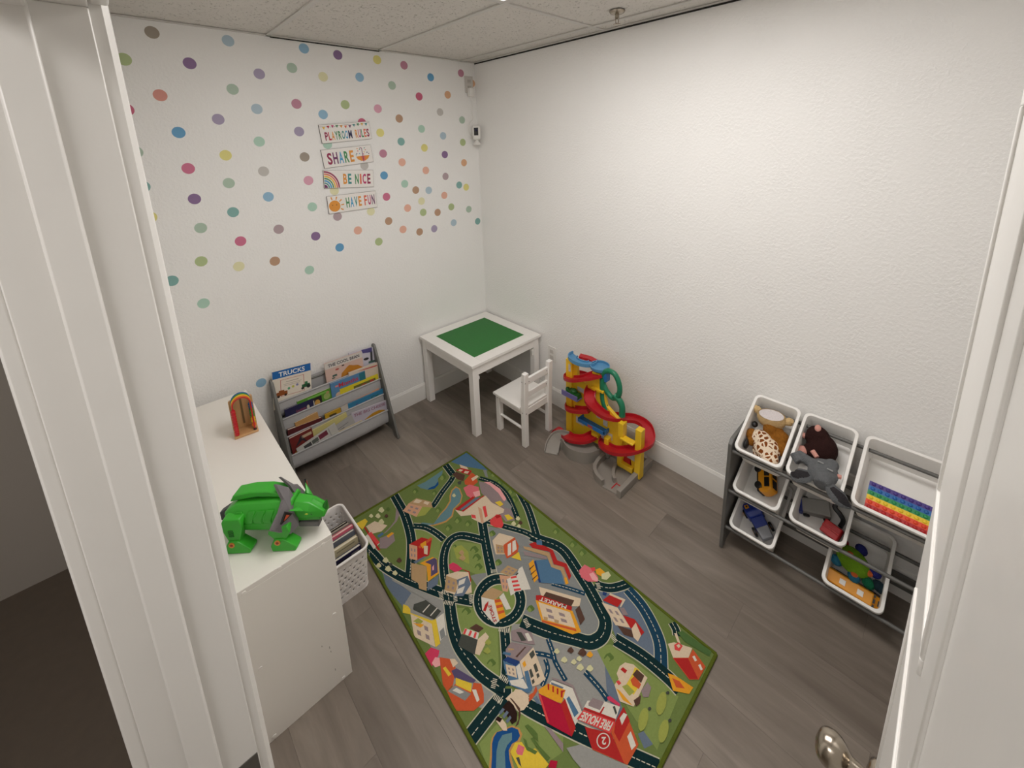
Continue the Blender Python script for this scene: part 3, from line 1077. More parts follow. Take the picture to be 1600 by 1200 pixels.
# ------------------------------------------------------------------ books
PAPER = M('book_pages', (214, 206, 190), rough=0.8, var=0.06, scale=200, stretch=(1, 30, 1))


def book(label, wdt, hgt, thk, cover, matrix, art=(), group='books in the sling bookshelf', spine=None):
    """picture book standing on its lower edge: front cover faces -Y, spine at -X"""
    t = thing('picture_book', label, 'book', group=group, matrix=matrix)
    cm = M('cover_%d_%d_%d' % cover, cover, rough=0.35, var=0.05)
    c = 0.0018
    m = MB()
    m.box((0, -thk / 2 + c / 2, hgt / 2), (wdt, c, hgt))
    m.box((0, thk / 2 - c / 2, hgt / 2), (wdt, c, hgt))
    m.box((-wdt / 2 + c / 2, 0, hgt / 2), (c, thk - 2 * c, hgt))
    m.build('cover', cm, t, smooth=0)
    m = MB()
    m.box((c / 2 - 0.001, 0, hgt / 2), (wdt - c - 0.004, thk - 2 * c - 0.0002, hgt - 0.005))
    m.build('pages', PAPER, t, smooth=0)
    if art:
        cols = sorted({a[1] for a in art})
        m = MB()
        for a in art:
            k = cols.index(a[1])

            def P(u, v, lay=0):
                return (-wdt / 2 + u * wdt, -thk / 2 - 0.0002 - 0.0001 * lay, v * hgt)
            if a[0] == 'poly':
                m.add([P(u, v, a[3] if len(a) > 3 else 0) for u, v in a[2]], [tuple(range(len(a[2])))], k)
            elif a[0] == 'rect':
                u0, v0, u1, v1 = a[2]
                m.add([P(u, v, a[3] if len(a) > 3 else 0) for u, v in ((u0, v0), (u1, v0), (u1, v1), (u0, v1))], [(0, 1, 2, 3)], k)
            elif a[0] == 'disc':
                cu_, cv, ru, rv = a[2]
                m.add([P(cu_ + ru * math.cos(2 * PI * i / 14), cv + rv * math.sin(2 * PI * i / 14), a[3] if len(a) > 3 else 1) for i in range(14)], [tuple(range(14))], k)
            elif a[0] == 'text':
                u0, v0, u1, v1 = a[3]
                put_text(m, a[2], lambda u, v: P(u0 + (u1 - u0) * u, v0 + (v1 - v0) * v, 3), k, 0.02)
        m.build('cover_print', [M('print_%d_%d_%d' % c_, c_, rough=0.4, var=0.06) for c_ in cols], t, smooth=0)
    return t


TIER = [(-0.080, 0.462), (-0.107, 0.366), (-0.135, 0.266), (-0.172, 0.165)]


def book_px(label, tl, tr, tier, off, thk, cover, lean, art=(), **kw):
    """book whose top front edge was measured between two points; it stands in sling pocket `tier`, its front `off` behind the sling edge"""
    yt, zt = TIER[tier]
    y = yt + off
    for _ in range(4):
        a, b = at(*tl, y=y), at(*tr, y=y)
        y = yt + off + max(0.0, ((a.z + b.z) / 2 - zt)) * math.tan(lean)
    wdt = (b - a).length
    roll = math.atan2(b.z - a.z, b.x - a.x)
    mid = (a + b) / 2
    hgt = (mid.z - wdt / 2 * abs(math.sin(roll)) - (zt - 0.088)) / math.cos(lean) * (0.97 if abs(roll) < 0.1 else 0.9)
    R_ = Matrix.Rotation(-roll, 4, 'Y') @ Matrix.Rotation(-lean, 4, 'X')
    org = mid - R_ @ Vector((0, -thk / 2, hgt))
    return book(label, wdt, hgt, thk, cover, Matrix.Translation(org) @ R_, art, **kw)


# sling bookshelf
SBX0, SBX1 = -1.607, -0.985
SHADE = M('bookshelf_grey', (112, 112, 108), rough=0.5, var=0.04)
SLING = M('sling_fabric', (168, 167, 168), rough=0.9, var=0.06, scale=60, bump=0.0005, bscale=500)
sb = thing('sling_bookshelf', 'grey wooden bookshelf with four light grey fabric slings', 'bookshelf', ((SBX0 + SBX1) / 2, -0.15, 0))
o = sb.location
side = [(-0.018, 0), (-0.018, 0.575), (-0.028, 0.592), (-0.055, 0.592), (-0.068, 0.570), (-0.277, 0.018), (-0.277, 0.0), (-0.235, 0.0), (-0.205, 0.03), (-0.07, 0.03), (-0.05, 0)]
for xa in (SBX0, SBX1 - 0.015):
    m = MB(o)
    m.prism(side, xa, xa + 0.015, 'x')
    m.build('side_panel', SHADE, sb, bevel=0.003)
for i, (yt, zt) in enumerate(TIER):
    m = MB(o)
    D = 0.052
    hh = 0.098
    prof = [(yt, zt), (yt - 0.003, zt - 0.03), (yt - 0.004, zt - 0.06), (yt - 0.001, zt - 0.085), (yt + 0.011, zt - 0.095), (yt + 0.020, zt - 0.085),
            (yt + 0.023, zt - 0.05), (yt + 0.024, zt - 0.02), (yt + 0.024, zt - 0.004)]
    if i == 0:
        prof = [(yt, zt), (yt - 0.003, zt - 0.03), (yt - 0.004, zt - 0.06), (yt + 0.002, zt - 0.085), (yt + 0.020, zt - 0.098), (yt + 0.038, zt - 0.085), (yt + 0.046, zt - 0.04), (yt + 0.050, zt), (yt + 0.053, zt + 0.045)]
    th = 0.0022
    inner = [(y + th * 0.9, z + th * (1 if 2 < j < 6 else 0.2)) for j, (y, z) in enumerate(prof)]
    rs = []
    N = 9
    for q in range(N):
        x = SBX0 + 0.018 + (SBX1 - SBX0 - 0.036) * q / (N - 1)
        sag = -0.002 * (1 + math.sin(q * 1.9 + i)) * (0 if q in (0, N - 1) else 1)
        rs.append([(x, y + sag * (1 if 1 <= j <= 3 or 14 <= j <= 16 else 0), z - 0.006 * math.sin(PI * q / (N - 1)) * (1 if 0 < j < 8 else 0.5)) for j, (y, z) in enumerate(prof + inner[::-1])])
    m.rings(rs)
    m.build('fabric_sling', SLING, sb, smooth=60)
    for yy, zz, nm in ((yt, zt, 'front_rod'),) + (((yt + D, zt + 0.045, 'back_rod'),) if i == 0 else ()):
        m = MB(o)
        m.tube([(SBX0 + 0.015, yy, zz), (SBX1 - 0.015, yy, zz)], 0.0055, 10)
        m.build(nm, SLING if nm == 'front_rod' else SHADE, sb)
m = MB(o)
m.span((SBX0 + 0.015, -0.04, 0.045), (SBX1 - 0.015, -0.025, 0.09))
m.build('stretcher', SHADE, sb)
m = MB(o)
pr = [(SBX0 + 0.02, -0.021, 0.30), (SBX1 - 0.02, -0.021, 0.30), (SBX1 - 0.02, -0.021, 0.528), (SBX0 + 0.02, -0.021, 0.528)]
m.span((SBX0 + 0.02, -0.026, 0.33), (SBX1 - 0.02, -0.021, 0.526))
m.build('back_panel', SLING, sb)
LEAN = rad(1.5)
cr, wh_, bl = (212, 196, 170), (222, 216, 206), (20, 96, 168)
book_px('white and blue board book reading TRUCKS in the top sling', (425, 582), (485, 567), 0, 0.012, 0.012, (222, 214, 200), rad(5),
        [('rect', bl, (0, 0.80, 1, 1.0)), ('text', (232, 232, 230), 'TRUCKS', (0.16, 0.835, 0.84, 0.955)),
         ('rect', (190, 110, 100), (0.19, 0.30, 0.81, 0.74)), ('rect', (222, 212, 198), (0.205, 0.31, 0.795, 0.73), 1),
         ('disc', (90, 160, 120), (0.40, 0.47, 0.035, 0.032), 2), ('disc', (190, 190, 80), (0.51, 0.49, 0.035, 0.032), 2), ('disc', (140, 140, 180), (0.62, 0.51, 0.035, 0.032), 2),
         ('rect', (150, 140, 130), (0.34, 0.655, 0.66, 0.668), 2), ('rect', (170, 160, 150), (0.26, 0.60, 0.74, 0.61), 2), ('rect', (170, 160, 150), (0.28, 0.56, 0.7, 0.57), 2),
         ('rect', (40, 96, 60), (0.74, 0.38, 0.96, 0.47), 3), ('disc', (30, 40, 34), (0.76, 0.37, 0.04, 0.036), 4), ('disc', (30, 40, 34), (0.92, 0.39, 0.055, 0.05), 4), ('rect', (60, 120, 80), (0.82, 0.46, 0.90, 0.53), 3),
         ('rect', (146, 78, 30), (0.08, 0.33, 0.36, 0.43), 3), ('disc', (40, 30, 26), (0.13, 0.32, 0.035, 0.032), 4), ('disc', (40, 30, 26), (0.31, 0.33, 0.035, 0.032), 4), ('rect', (146, 78, 30), (0.14, 0.42, 0.28, 0.47), 3)])
book_px('white book with purple corner and mug picture in the top sling', (545, 552), (587, 541), 0, 0.026, 0.012, (198, 194, 206), rad(5),
        [('poly', (80, 74, 130), [(0.45, 1), (0.85, 1), (0.85, 0.82), (0.5, 0.86)]), ('disc', (40, 40, 44), (0.62, 0.62, 0.10, 0.05)), ('rect', (60, 60, 64), (0.78, 0.5, 0.86, 0.85)), ('rect', (70, 100, 90), (0.7, 0.42, 0.98, 0.5))])
book_px('picture book reading THE COOL BEAN in the top sling', (506.5, 569), (565, 549), 0, 0.012, 0.010, (206, 176, 164), rad(5),
        [('rect', (208, 202, 196), (0, 0.80, 1, 1)), ('text', (38, 40, 62), 'THE COOL BEAN', (0.08, 0.845, 0.92, 0.945)),
         ('poly', (186, 122, 36), [(0.36, 0.34), (0.40, 0.52), (0.56, 0.66), (0.62, 0.70), (0.74, 0.64), (0.86, 0.60), (0.97, 0.48), (0.95, 0.34)]),
         ('disc', (176, 80, 70), (0.30, 0.70, 0.05, 0.03)), ('rect', (60, 90, 80), (0.16, 0.50, 0.28, 0.56)), ('rect', (60, 90, 80), (0.14, 0.44, 0.22, 0.48)), ('disc', (60, 40, 36), (0.46, 0.76, 0.04, 0.02))])
book_px('white book with a red stripe behind the Months book', (545, 583), (590, 566.5), 1, 0.013, 0.012, (206, 190, 174), LEAN,
        [('poly', (186, 56, 46), [(0.30, 0.955), (0.95, 0.93), (1.0, 0.90), (0.9, 0.89), (0.5, 0.92)])])
book_px('blue picture book reading Months in the second sling', (516, 600), (570, 579), 1, 0.007, 0.011, (84, 130, 172), LEAN,
        [('text', (190, 50, 66), 'Months', (0.22, 0.74, 0.78, 0.90)), ('rect', (40, 110, 124), (0.82, 0.5, 1.0, 0.97)), ('disc', (196, 170, 150), (0.2, 0.50, 0.10, 0.1)), ('rect', (44, 84, 84), (0.1, 0.30, 0.5, 0.42)), ('rect', (214, 130, 130), (0.12, 0.80, 0.2, 0.86))])
book_px('green picture book lying low in the second sling', (464, 628), (516, 606), 1, 0.010, 0.014, (84, 140, 46), LEAN,
        [('rect', (40, 84, 30), (0.2, 0.55, 0.7, 0.8)), ('disc', (150, 170, 100), (0.86, 0.72, 0.10, 0.14)), ('disc', (184, 150, 110), (0.9, 0.85, 0.05, 0.06)), ('rect', (120, 180, 80), (0.3, 0.88, 0.9, 0.95))])
book_px('yellow picture book at the right end of the second sling', (531, 608.5), (590.5, 584.5), 1, 0.004, 0.008, (212, 196, 44), LEAN,
        [('rect', (96, 96, 40), (0.34, 0.58, 0.92, 0.86)), ('disc', (150, 70, 40), (0.60, 0.70, 0.08, 0.1)), ('disc', (196, 176, 150), (0.40, 0.66, 0.06, 0.08)), ('disc', (160, 60, 50), (0.82, 0.78, 0.06, 0.08))])
book_px('navy blue book at the left end of the second sling', (444.5, 641), (488.5, 622.5), 1, 0.004, 0.010, (34, 34, 74), LEAN,
        [('text', (140, 70, 90), 'Goodnight', (0.36, 0.62, 0.72, 0.78)), ('disc', (196, 186, 168), (0.80, 0.70, 0.05, 0.10))])
book_px('dark book showing a yellow face in the second sling', (487, 624), (502, 617.5), 1, 0.006, 0.008, (40, 32, 38), LEAN,
        [('disc', (190, 146, 70), (0.5, 0.72, 0.28, 0.16)), ('rect', (190, 186, 176), (0.05, 0.4, 0.2, 0.9))])
book_px('thick white-paged book with dark red cover in the third sling', (449.5, 672.5), (503, 652), 2, 0.004, 0.018, (84, 26, 32), rad(1.5))
book_px('tan wooden-edged book leaning in the third sling', (460.5, 661), (496, 643.5), 2, 0.012, 0.012, (186, 142, 88), rad(1.5))
book_px('dark yellow book in the middle of the third sling', (507.5, 648), (532, 637), 2, 0.006, 0.009, (182, 142, 28), LEAN,
        [('rect', (70, 56, 28), (0.25, 0.3, 0.7, 0.85))])
book_px('thin white booklet in the middle of the third sling', (532.5, 637), (544, 631), 2, 0.006, 0.006, (190, 182, 174), LEAN)
book_px('orange-spined book behind the blue one in the third sling', (540, 633), (592, 607), 2, 0.0135, 0.008, (204, 150, 116), LEAN)
book_px('blue picture book at the right end of the third sling', (543.5, 631.5), (600, 606.5), 2, 0.004, 0.009, (46, 118, 156), LEAN,
        [('text', (80, 60, 110), 'Pete the', (0.2, 0.62, 0.58, 0.80)), ('text', (30, 90, 70), 'Cat', (0.62, 0.70, 0.84, 0.86))])
book_px('dark red book at the left end of the front sling', (452, 686), (487, 668.5), 3, 0.014, 0.016, (112, 34, 32), rad(1.5),
        [('poly', (40, 34, 44), [(0.15, 0.6), (0.5, 0.95), (0.7, 0.6), (0.5, 0.75)]), ('disc', (176, 130, 50), (0.2, 0.4, 0.12, 0.1)), ('rect', (190, 170, 140), (0.5, 0.8, 0.95, 0.9))])
book_px('pale yellow spiral-edged book in the front sling', (484, 675), (541, 644.5), 3, 0.020, 0.010, (196, 186, 122), rad(1.5))
book_px('white book of small photographs in the front sling', (463, 702), (523, 661), 3, 0.005, 0.007, (190, 188, 182), rad(1.5),
        [('rect', (60, 60, 60), (0.16, 0.62, 0.34, 0.88)), ('rect', (90, 96, 90), (0.36, 0.62, 0.52, 0.88)), ('rect', (110, 40, 60), (0.54, 0.60, 0.76, 0.92)), ('rect', (80, 60, 70), (0.2, 0.4, 0.5, 0.58)), ('rect', (150, 150, 150), (0.80, 0.4, 0.82, 0.95))])
book_px('grey white sketch book in the front sling', (510, 676), (549, 648), 3, 0.008, 0.007, (168, 166, 164), rad(1.5),
        [('rect', (130, 130, 130), (0.2, 0.7, 0.8, 0.75)), ('rect', (120, 120, 122), (0.15, 0.55, 0.6, 0.62))])
book_px('lavender picture book with a yellow wedge at the front sling end', (549, 646.5), (606, 624.5), 3, 0.010, 0.010, (182, 176, 190), LEAN,
        [('text', (140, 90, 110), 'THE BIG CHEESE', (0.06, 0.80, 0.92, 0.93)), ('poly', (184, 134, 32), [(0.28, 0.30), (0.34, 0.50), (0.56, 0.66), (0.74, 0.68), (0.9, 0.58), (0.92, 0.40)])])
book_px('cream book lying along the front sling edge', (529, 674), (566, 656), 3, 0.003, 0.010, (198, 186, 160), rad(1.5))

# ------------------------------------------------------------------ basket of books beside the bookcase
WEAVE = M('basket_plastic', (236, 232, 229), rough=0.5, var=0.02)
BKX, BKY, BKZ = -1.623, -0.905, 0.212
bk = thing('storage_basket', 'white woven plastic basket of books on the floor by the bookcase', 'basket', (BKX, BKY, 0))
m = MB()
NR, PERN = 28, 30
loops = []
for j in range(NR + 1):
    t = j / NR
    wd, ln = 0.165 + 0.022 * t, 0.285 + 0.022 * t
    lp = rrect(wd, ln, 0.028, 7)
    # resample evenly so the weave cells are alike
    cum = [0]
    L = lp + [lp[0]]
    for a, b in zip(L, L[1:]):
        cum.append(cum[-1] + math.hypot(b[0] - a[0], b[1] - a[1]))
    n = 144
    ring, kk = [], 0
    for i in range(n):
        s = cum[-1] * i / n
        while cum[kk + 1] < s:
            kk += 1
        f = (s - cum[kk]) / max(1e-9, cum[kk + 1] - cum[kk])
        ring.append((L[kk][0] + (L[kk + 1][0] - L[kk][0]) * f, L[kk][1] + (L[kk + 1][1] - L[kk][1]) * f, 0.004 + (BKZ - 0.008) * t))
    loops.append(ring)
vs = [p for r in loops for p in r]
n = 144
fs = []
for j in range(NR):
    for i in range(n):
        if 2 <= j < NR - 3 and j % 3 == 1 and (i + 2 * ((j // 3) % 2)) % 4 == 0:
            continue
        fs.append((j * n + i, j * n + (i + 1) % n, (j + 1) * n + (i + 1) % n, (j + 1) * n + i))
m.add(vs, fs)
wo = m.build('woven_wall', WEAVE, bk, smooth=60)
md = wo.modifiers.new('solid', 'SOLIDIFY')
md.thickness = 0.003
m = MB()
lp = rrect(0.190, 0.310, 0.030, 7)
m.tube([(a, b, BKZ - 0.004) for a, b in lp], 0.0055, 8, close=True)
m.build('rim', WEAVE, bk)
m = MB()
lp = rrect(0.166, 0.286, 0.026, 5)
m.rings([[(a, b, z) for a, b in lp] for z in (0.001, 0.007)])
m.build('bottom', WEAVE, bk)
bb = [('dark cased book at the back of the basket', 0.038, 0.168, 0.012, (40, 34, 34), 5, 0.16),
      ('thin grey book near the back of the basket', 0.020, 0.172, 0.009, (150, 140, 130), 4, 0.166),
      ('glossy pink book in the basket', -0.004, 0.176, 0.014, (222, 110, 130), 3, 0.18),
      ('grey covered book beside the pink one in the basket', -0.024, 0.172, 0.014, (106, 110, 120), 2, 0.172),
      ('cream paperback with small print in the basket', -0.046, 0.166, 0.014, (214, 202, 166), -2, 0.166),
      ('navy book with picture at the front of the basket', -0.072, 0.160, 0.014, (44, 42, 78), -8, 0.156)]
for i, (lab, dy, hh, th, cc, ln, ww) in enumerate(bb):
    mt = Matrix.Translation((BKX + 0.004, BKY + dy - 0.02, 0.012)) @ Matrix.Rotation(rad(-ln - 5), 4, 'X')
    art = []
    if i == 5:
        art = [('rect', (34, 32, 40), (0.1, 0.35, 0.62, 0.92)), ('disc', (120, 110, 100), (0.35, 0.6, 0.1, 0.1)), ('rect', (130, 126, 126), (0.7, 0.5, 0.92, 0.93))]
    if i == 4:
        art = [('rect', (150, 140, 110), (0.4, 0.90, 0.9, 0.93)), ('rect', (90, 60, 60), (0.08, 0.88, 0.25, 0.95))]
    book(lab, ww * 0.93, hh * 1.1, th, cc, mt, art, group='books in the basket')

# ------------------------------------------------------------------ activity table and chair
TB = [-0.642, -0.020, -0.645, -0.020]
TZ = 0.515
tb = thing('activity_table', 'square white wooden play table with a green building plate', 'table', ((TB[0] + TB[1]) / 2, (TB[2] + TB[3]) / 2, 0))
o = tb.location
gq = [at(u, v, z=TZ) for u, v in ((673, 518), (757, 490.5), (824.5, 519), (738, 558.5))]
gx0, gx1 = (gq[0].x + gq[2].x) / 2 - 0.225, (gq[0].x + gq[2].x) / 2 + 0.225
gy0, gy1 = (gq[1].y + gq[2].y) / 2 - 0.223, (gq[1].y + gq[2].y) / 2 + 0.223
gx0, gx1 = -0.557, -0.105
gy0, gy1 = -0.560, -0.105
for a, b in (((TB[0], TB[2]), (gx0, TB[3])), ((gx1, TB[2]), (TB[1], TB[3])), ((gx0, TB[2]), (gx1, gy0)), ((gx0, gy1), (gx1, TB[3]))):
    m = MB(o)
    m.span((a[0], a[1], TZ - 0.018), (b[0], b[1], TZ))
    m.build('top_rail', WOODW, tb, bevel=0.0012)
m = MB(o)
m.span((gx0, gy0, TZ - 0.014), (gx1, gy1, TZ - 0.0015))
GP = M('green_building_plate', (34, 112, 42), rough=0.55, var=0.05, scale=60, bump=0.0006, bscale=260)
m.build('building_plate', GP, tb)
LW = 0.046
for lx in (TB[0] + 0.012, TB[1] - 0.012 - LW):
    for ly in (TB[2] + 0.012, TB[3] - 0.012 - LW):
        m = MB(o)
        m.span((lx, ly, 0), (lx + LW, ly + LW, TZ - 0.018))
        m.build('leg', WOODW, tb, bevel=0.002)
        m = MB(o)
        cx_, cy_ = lx + LW / 2, ly + LW / 2
        sx = 1 if lx < -0.3 else -1
        m.box((cx_ + sx * (LW / 2 + 0.007), cy_, TZ - 0.112), (0.014, 0.026, 0.022))
        m.box((cx_ + sx * (LW / 2 + 0.004), cy_, TZ - 0.135), (0.008, 0.022, 0.026))
        m.build('leg_bracket', WPLAST, tb, bevel=0.001)
for a, b in (((TB[0] + 0.016, TB[2] + 0.058), (TB[0] + 0.034, TB[3] - 0.058)), ((TB[1] - 0.034, TB[2] + 0.058), (TB[1] - 0.016, TB[3] - 0.058)),
             ((TB[0] + 0.058, TB[2] + 0.016), (TB[1] - 0.058, TB[2] + 0.034)), ((TB[0] + 0.058, TB[3] - 0.034), (TB[1] - 0.058, TB[3] - 0.016))):
    m = MB(o)
    m.span((a[0], a[1], TZ - 0.085), (b[0], b[1], TZ - 0.018))
    m.build('apron', WOODW, tb, bevel=0.001)

ch = thing('childs_chair', 'small white wooden chair tucked in front of the table', 'chair', (-0.355, -0.79, 0))
o = ch.location
cx0, cx1, cyb, cyf = -0.478, -0.228, -0.936, -0.662
m = MB(o)
m.prism([(cx0 - 0.012, cyf + 0.012), (cx1 + 0.012, cyf + 0.012), (cx1 + 0.012, cyb + 0.036), (cx1 - 0.036, cyb + 0.036), (cx1 - 0.036, cyb + 0.012), (cx0 + 0.036, cyb + 0.012), (cx0 + 0.036, cyb + 0.036), (cx0 - 0.012, cyb + 0.036)], 0.258, 0.274, 'z')
m.build('seat', WOODW, ch, bevel=0.002)
for lx in (cx0, cx1 - 0.034):
    m = MB(o)
    m.prism([(cyb, 0), (cyb + 0.034, 0), (cyb + 0.034, 0.27), (cyb + 0.020, 0.508), (cyb - 0.010, 0.508), (cyb, 0.27)], lx, lx + 0.034, 'x')
    m.build('leg', WOODW, ch, bevel=0.003)
    m = MB(o)
    m.span((lx, cyf - 0.034, 0), (lx + 0.034, cyf, 0.258))
    m.build('leg', WOODW, ch, bevel=0.002)
    m = MB(o)
    m.span((lx + 0.009, cyb + 0.034, 0.214), (lx + 0.025, cyf - 0.034, 0.258))
    m.build('apron', WOODW, ch, bevel=0.001)
    m = MB(o)
    m.tube([(lx + 0.017, cyb + 0.03, 0.115), (lx + 0.017, cyf - 0.03, 0.115)], 0.009, 10)
    m.build('stretcher', WOODW, ch)
for yy in (cyb + 0.009, cyf - 0.025):
    m = MB(o)
    m.span((cx0 + 0.034, yy, 0.214), (cx1 - 0.034, yy + 0.016, 0.258))
    m.build('apron', WOODW, ch, bevel=0.001)
for za, zb, yo in ((0.425, 0.468, -0.002), (0.335, 0.372, 0.004)):
    m = MB(o)
    m.span((cx0 + 0.032, cyb + 0.003 + yo, za), (cx1 - 0.032, cyb + 0.021 + yo, zb))
    m.build('back_rail', WOODW, ch, bevel=0.002)
dotm = MB()
dotm.lathe([(0, 0), (0.0035, 0), (0.003, 0.0008), (0, 0.001)], 10)
dotme = dotm.mesh('screw', STEEL)
for P, r in (((cx0, -0.919, 0.452), (0, -PI / 2, 0)), ((cx0 + 0.006, cyb - 0.0075, 0.45), (PI / 2, 0, 0)), ((cx1 - 0.045, cyb + 0.0005, 0.45), (PI / 2, 0, 0)), ((cx0, -0.918, 0.24), (0, -PI / 2, 0)),
             ((cx0 + 0.015, cyb, 0.235), (PI / 2, 0, 0)), ((cx0, -0.68, 0.24), (0, -PI / 2, 0)), ((cx1 - 0.045, cyb + 0.0065, 0.355), (PI / 2, 0, 0)), ((cx0 + 0.045, cyb + 0.0005, 0.445), (PI / 2, 0, 0))):
    place(dotme, 'screw', ch, Vector(P) - o, r)

# ------------------------------------------------------------------ ramp garage toy
GY_ = M('toy_yellow', (222, 156, 22), rough=0.38, var=0.04)
GR_ = M('toy_red_plastic', (176, 26, 36), rough=0.35, var=0.05)
GB_ = M('toy_blue_plastic', (36, 108, 172), rough=0.38, var=0.05)
GLB = M('toy_light_blue', (84, 140, 180), rough=0.4, var=0.05)
GG_ = M('toy_green_plastic', (26, 118, 84), rough=0.38, var=0.05)
GGY = M('toy_grey_plastic', (140, 134, 126), rough=0.5, var=0.05)
GDG = M('toy_dark_green', (30, 92, 38), rough=0.45, var=0.05)
GPU = M('toy_purple', (104, 98, 150), rough=0.45, var=0.05)
STK = M('toy_sticker', (190, 188, 186), rough=0.4, var=0.2, scale=120)
gr = thing('toy_garage', 'multi-level yellow, red and blue plastic car ramp garage on the floor', 'toy garage', (-0.22, -1.30, 0))
o = gr.location
m = MB(o)
m.prism([(-1.40, 0.075), (-1.20, 0.055), (-1.085, 0.03), (-1.085, 0.535), (-1.12, 0.535), (-1.125, 0.45), (-1.19, 0.43), (-1.20, 0.50), (-1.24, 0.535), (-1.31, 0.535), (-1.325, 0.42), (-1.34, 0.35),
         (-1.40, 0.315), (-1.45, 0.29), (-1.455, 0.20), (-1.50, 0.15), (-1.55, 0.13), (-1.55, 0.02), (-1.52, 0.02), (-1.51, 0.09), (-1.47, 0.10), (-1.455, 0.03)], -0.200, -0.178, 'x')
m.build('tower_wall', GY_, gr, bevel=0.002)
for ya, yb, zt, xa, xb in ((-1.09, -1.043, 0.552, -0.215, -0.165), (-1.582, -1.545, 0.318, -0.222, -0.180), (-1.462, -1.428, 0.300, -0.215, -0.170)):
    m = MB(o)
    m.span((xa, yb, 0.012), (xb, ya, zt))
    m.build('post', GY_, gr, bevel=0.003)
for a, b in (((-0.235, -1.475, 0.315), (-0.205, -1.445, 0.225)), ((-0.245, -1.545, 0.232), (-0.205, -1.462, 0.222)), ((-0.215, -1.325, 0.445), (-0.198, -1.24, 0.43)), ((-0.225, -1.30, 0.145), (-0.2, -1.25, 0.125)), ((-0.235, -1.38, 0.168), (-0.2, -1.35, 0.12)), ((-0.225, -1.535, 0.055), (-0.2, -1.46, 0.025))):
    m = MB(o)
    m.span(a, b)
    m.build('barrier', GY_, gr, bevel=0.002)
# grey arch cut-outs and stickers on the wall
for y, z, w_, h_ in ((-1.15, 0.375, 0.05, 0.03), (-1.145, 0.155, 0.06, 0.045), (-1.285, 0.262, 0.028, 0.032), (-1.335, 0.236, 0.03, 0.036), (-1.315, 0.135, 0.022, 0.04), (-1.515, 0.115, 0.055, 0.045), (-1.075, 0.50, 0.016, 0.05), (-1.36, 0.165, 0.05, 0.04)):
    m = MB(o)
    m.span((-0.2165 if y > -1.09 else -0.2015, y - w_ / 2, z - h_ / 2), (-0.2145 if y > -1.09 else -0.1995, y + w_ / 2, z + h_ / 2))
    m.build('sticker', STK, gr)
m = MB(o)
m.span((-0.199, -1.505, 0.028), (-0.1795, -1.462, 0.088))
m.build('garage_door', GR_, gr)
TRAY = [(-0.034, 0), (-0.034, 0.020), (-0.030, 0.020), (-0.028, 0.005), (0.028, 0.005), (0.030, 0.020), (0.034, 0.020), (0.034, 0)]


def smooth_path(pts, n=5):
    pts = [Vector(p) for p in pts]
    P = [2 * pts[0] - pts[1]] + pts + [2 * pts[-1] - pts[-2]]
    out = []
    for i in range(1, len(P) - 2):
        for k in range(n):
            t = k / n
            a, b, c, d = P[i - 1:i + 3]
            out.append(0.5 * ((2 * b) + (c - a) * t + (2 * a - 5 * b + 4 * c - d) * t * t + (3 * b - a - 3 * c + d) * t ** 3))
    out.append(pts[-1])
    return out


RAMPS = [[(-0.185, -1.29, 0.528), (-0.235, -1.235, 0.505), (-0.25, -1.16, 0.465), (-0.235, -1.085, 0.435), (-0.17, -1.06, 0.42), (-0.12, -1.10, 0.41), (-0.11, -1.19, 0.40)],
         [(-0.145, -1.23, 0.425), (-0.215, -1.235, 0.40), (-0.262, -1.275, 0.365), (-0.245, -1.36, 0.318), (-0.17, -1.42, 0.292), (-0.10, -1.475, 0.272), (-0.085, -1.535, 0.245),
          (-0.15, -1.585, 0.215), (-0.225, -1.54, 0.18), (-0.265, -1.455, 0.145), (-0.25, -1.365, 0.125), (-0.19, -1.335, 0.118)],
         [(-0.25, -1.27, 0.31), (-0.252, -1.18, 0.265), (-0.238, -1.10, 0.235), (-0.175, -1.065, 0.22), (-0.12, -1.10, 0.208)],
         [(-0.20, -1.265, 0.115), (-0.265, -1.23, 0.098), (-0.295, -1.16, 0.082), (-0.285, -1.10, 0.072)]]
for pth in RAMPS:
    m = MB(o)
    m.sweep(smooth_path(pth), TRAY)
    m.build('ramp', GR_, gr, smooth=35)
m = MB(o)
m.lathe([(0, 0), (0.056, 0), (0.058, 0.004), (0.058, 0.020), (0.053, 0.020), (0.053, 0.006), (0, 0.005)], 28, T=Matrix.Translation((-0.165, -1.265, 0.552)))
m.build('top_deck', GLB, gr, smooth=30)
m = MB(o)
arc = [(-0.185 - 0.0 + 0.06 * math.cos(rad(a)), -1.135 + 0.075 * math.sin(rad(a)), 0.556) for a in range(215, 20, -12)]
m.sweep([Vector((-0.165 + 0.045 * math.cos(rad(a)), -1.135 + 0.07 * math.sin(rad(a)), 0.554)) for a in range(300, 60, -12)],
        [(-0.028, 0), (-0.028, 0.022), (-0.023, 0.022), (-0.022, 0.005), (0.022, 0.005), (0.023, 0.014), (0.028, 0.014), (0.028, 0)])
m.build('top_track', GLB, gr, smooth=35)
m = MB(o)
m.sweep([(-0.15, -1.10, 0.556), (-0.125, -1.16, 0.55), (-0.13, -1.21, 0.548)], [(-0.02, 0), (-0.02, 0.016), (0.02, 0.016), (0.02, 0)])
m.build('top_ramp', GR_, gr)
m = MB(o)
m.span((-0.20, -1.335, 0.50), (-0.16, -1.31, 0.565))
m.build('deck_support', GB_, gr, bevel=0.003)
m = MB(o)
for a, b in (((-0.130, -1.362, 0.192), (-0.252, -1.168, 0.200)), ((-0.252, -1.362, 0.200), (-0.244, -1.168, 0.216)), ((-0.252, -1.362, 0.200), (-0.130, -1.354, 0.216)), ((-0.252, -1.176, 0.2), (-0.13, -1.168, 0.216))):
    m.span(a, b)
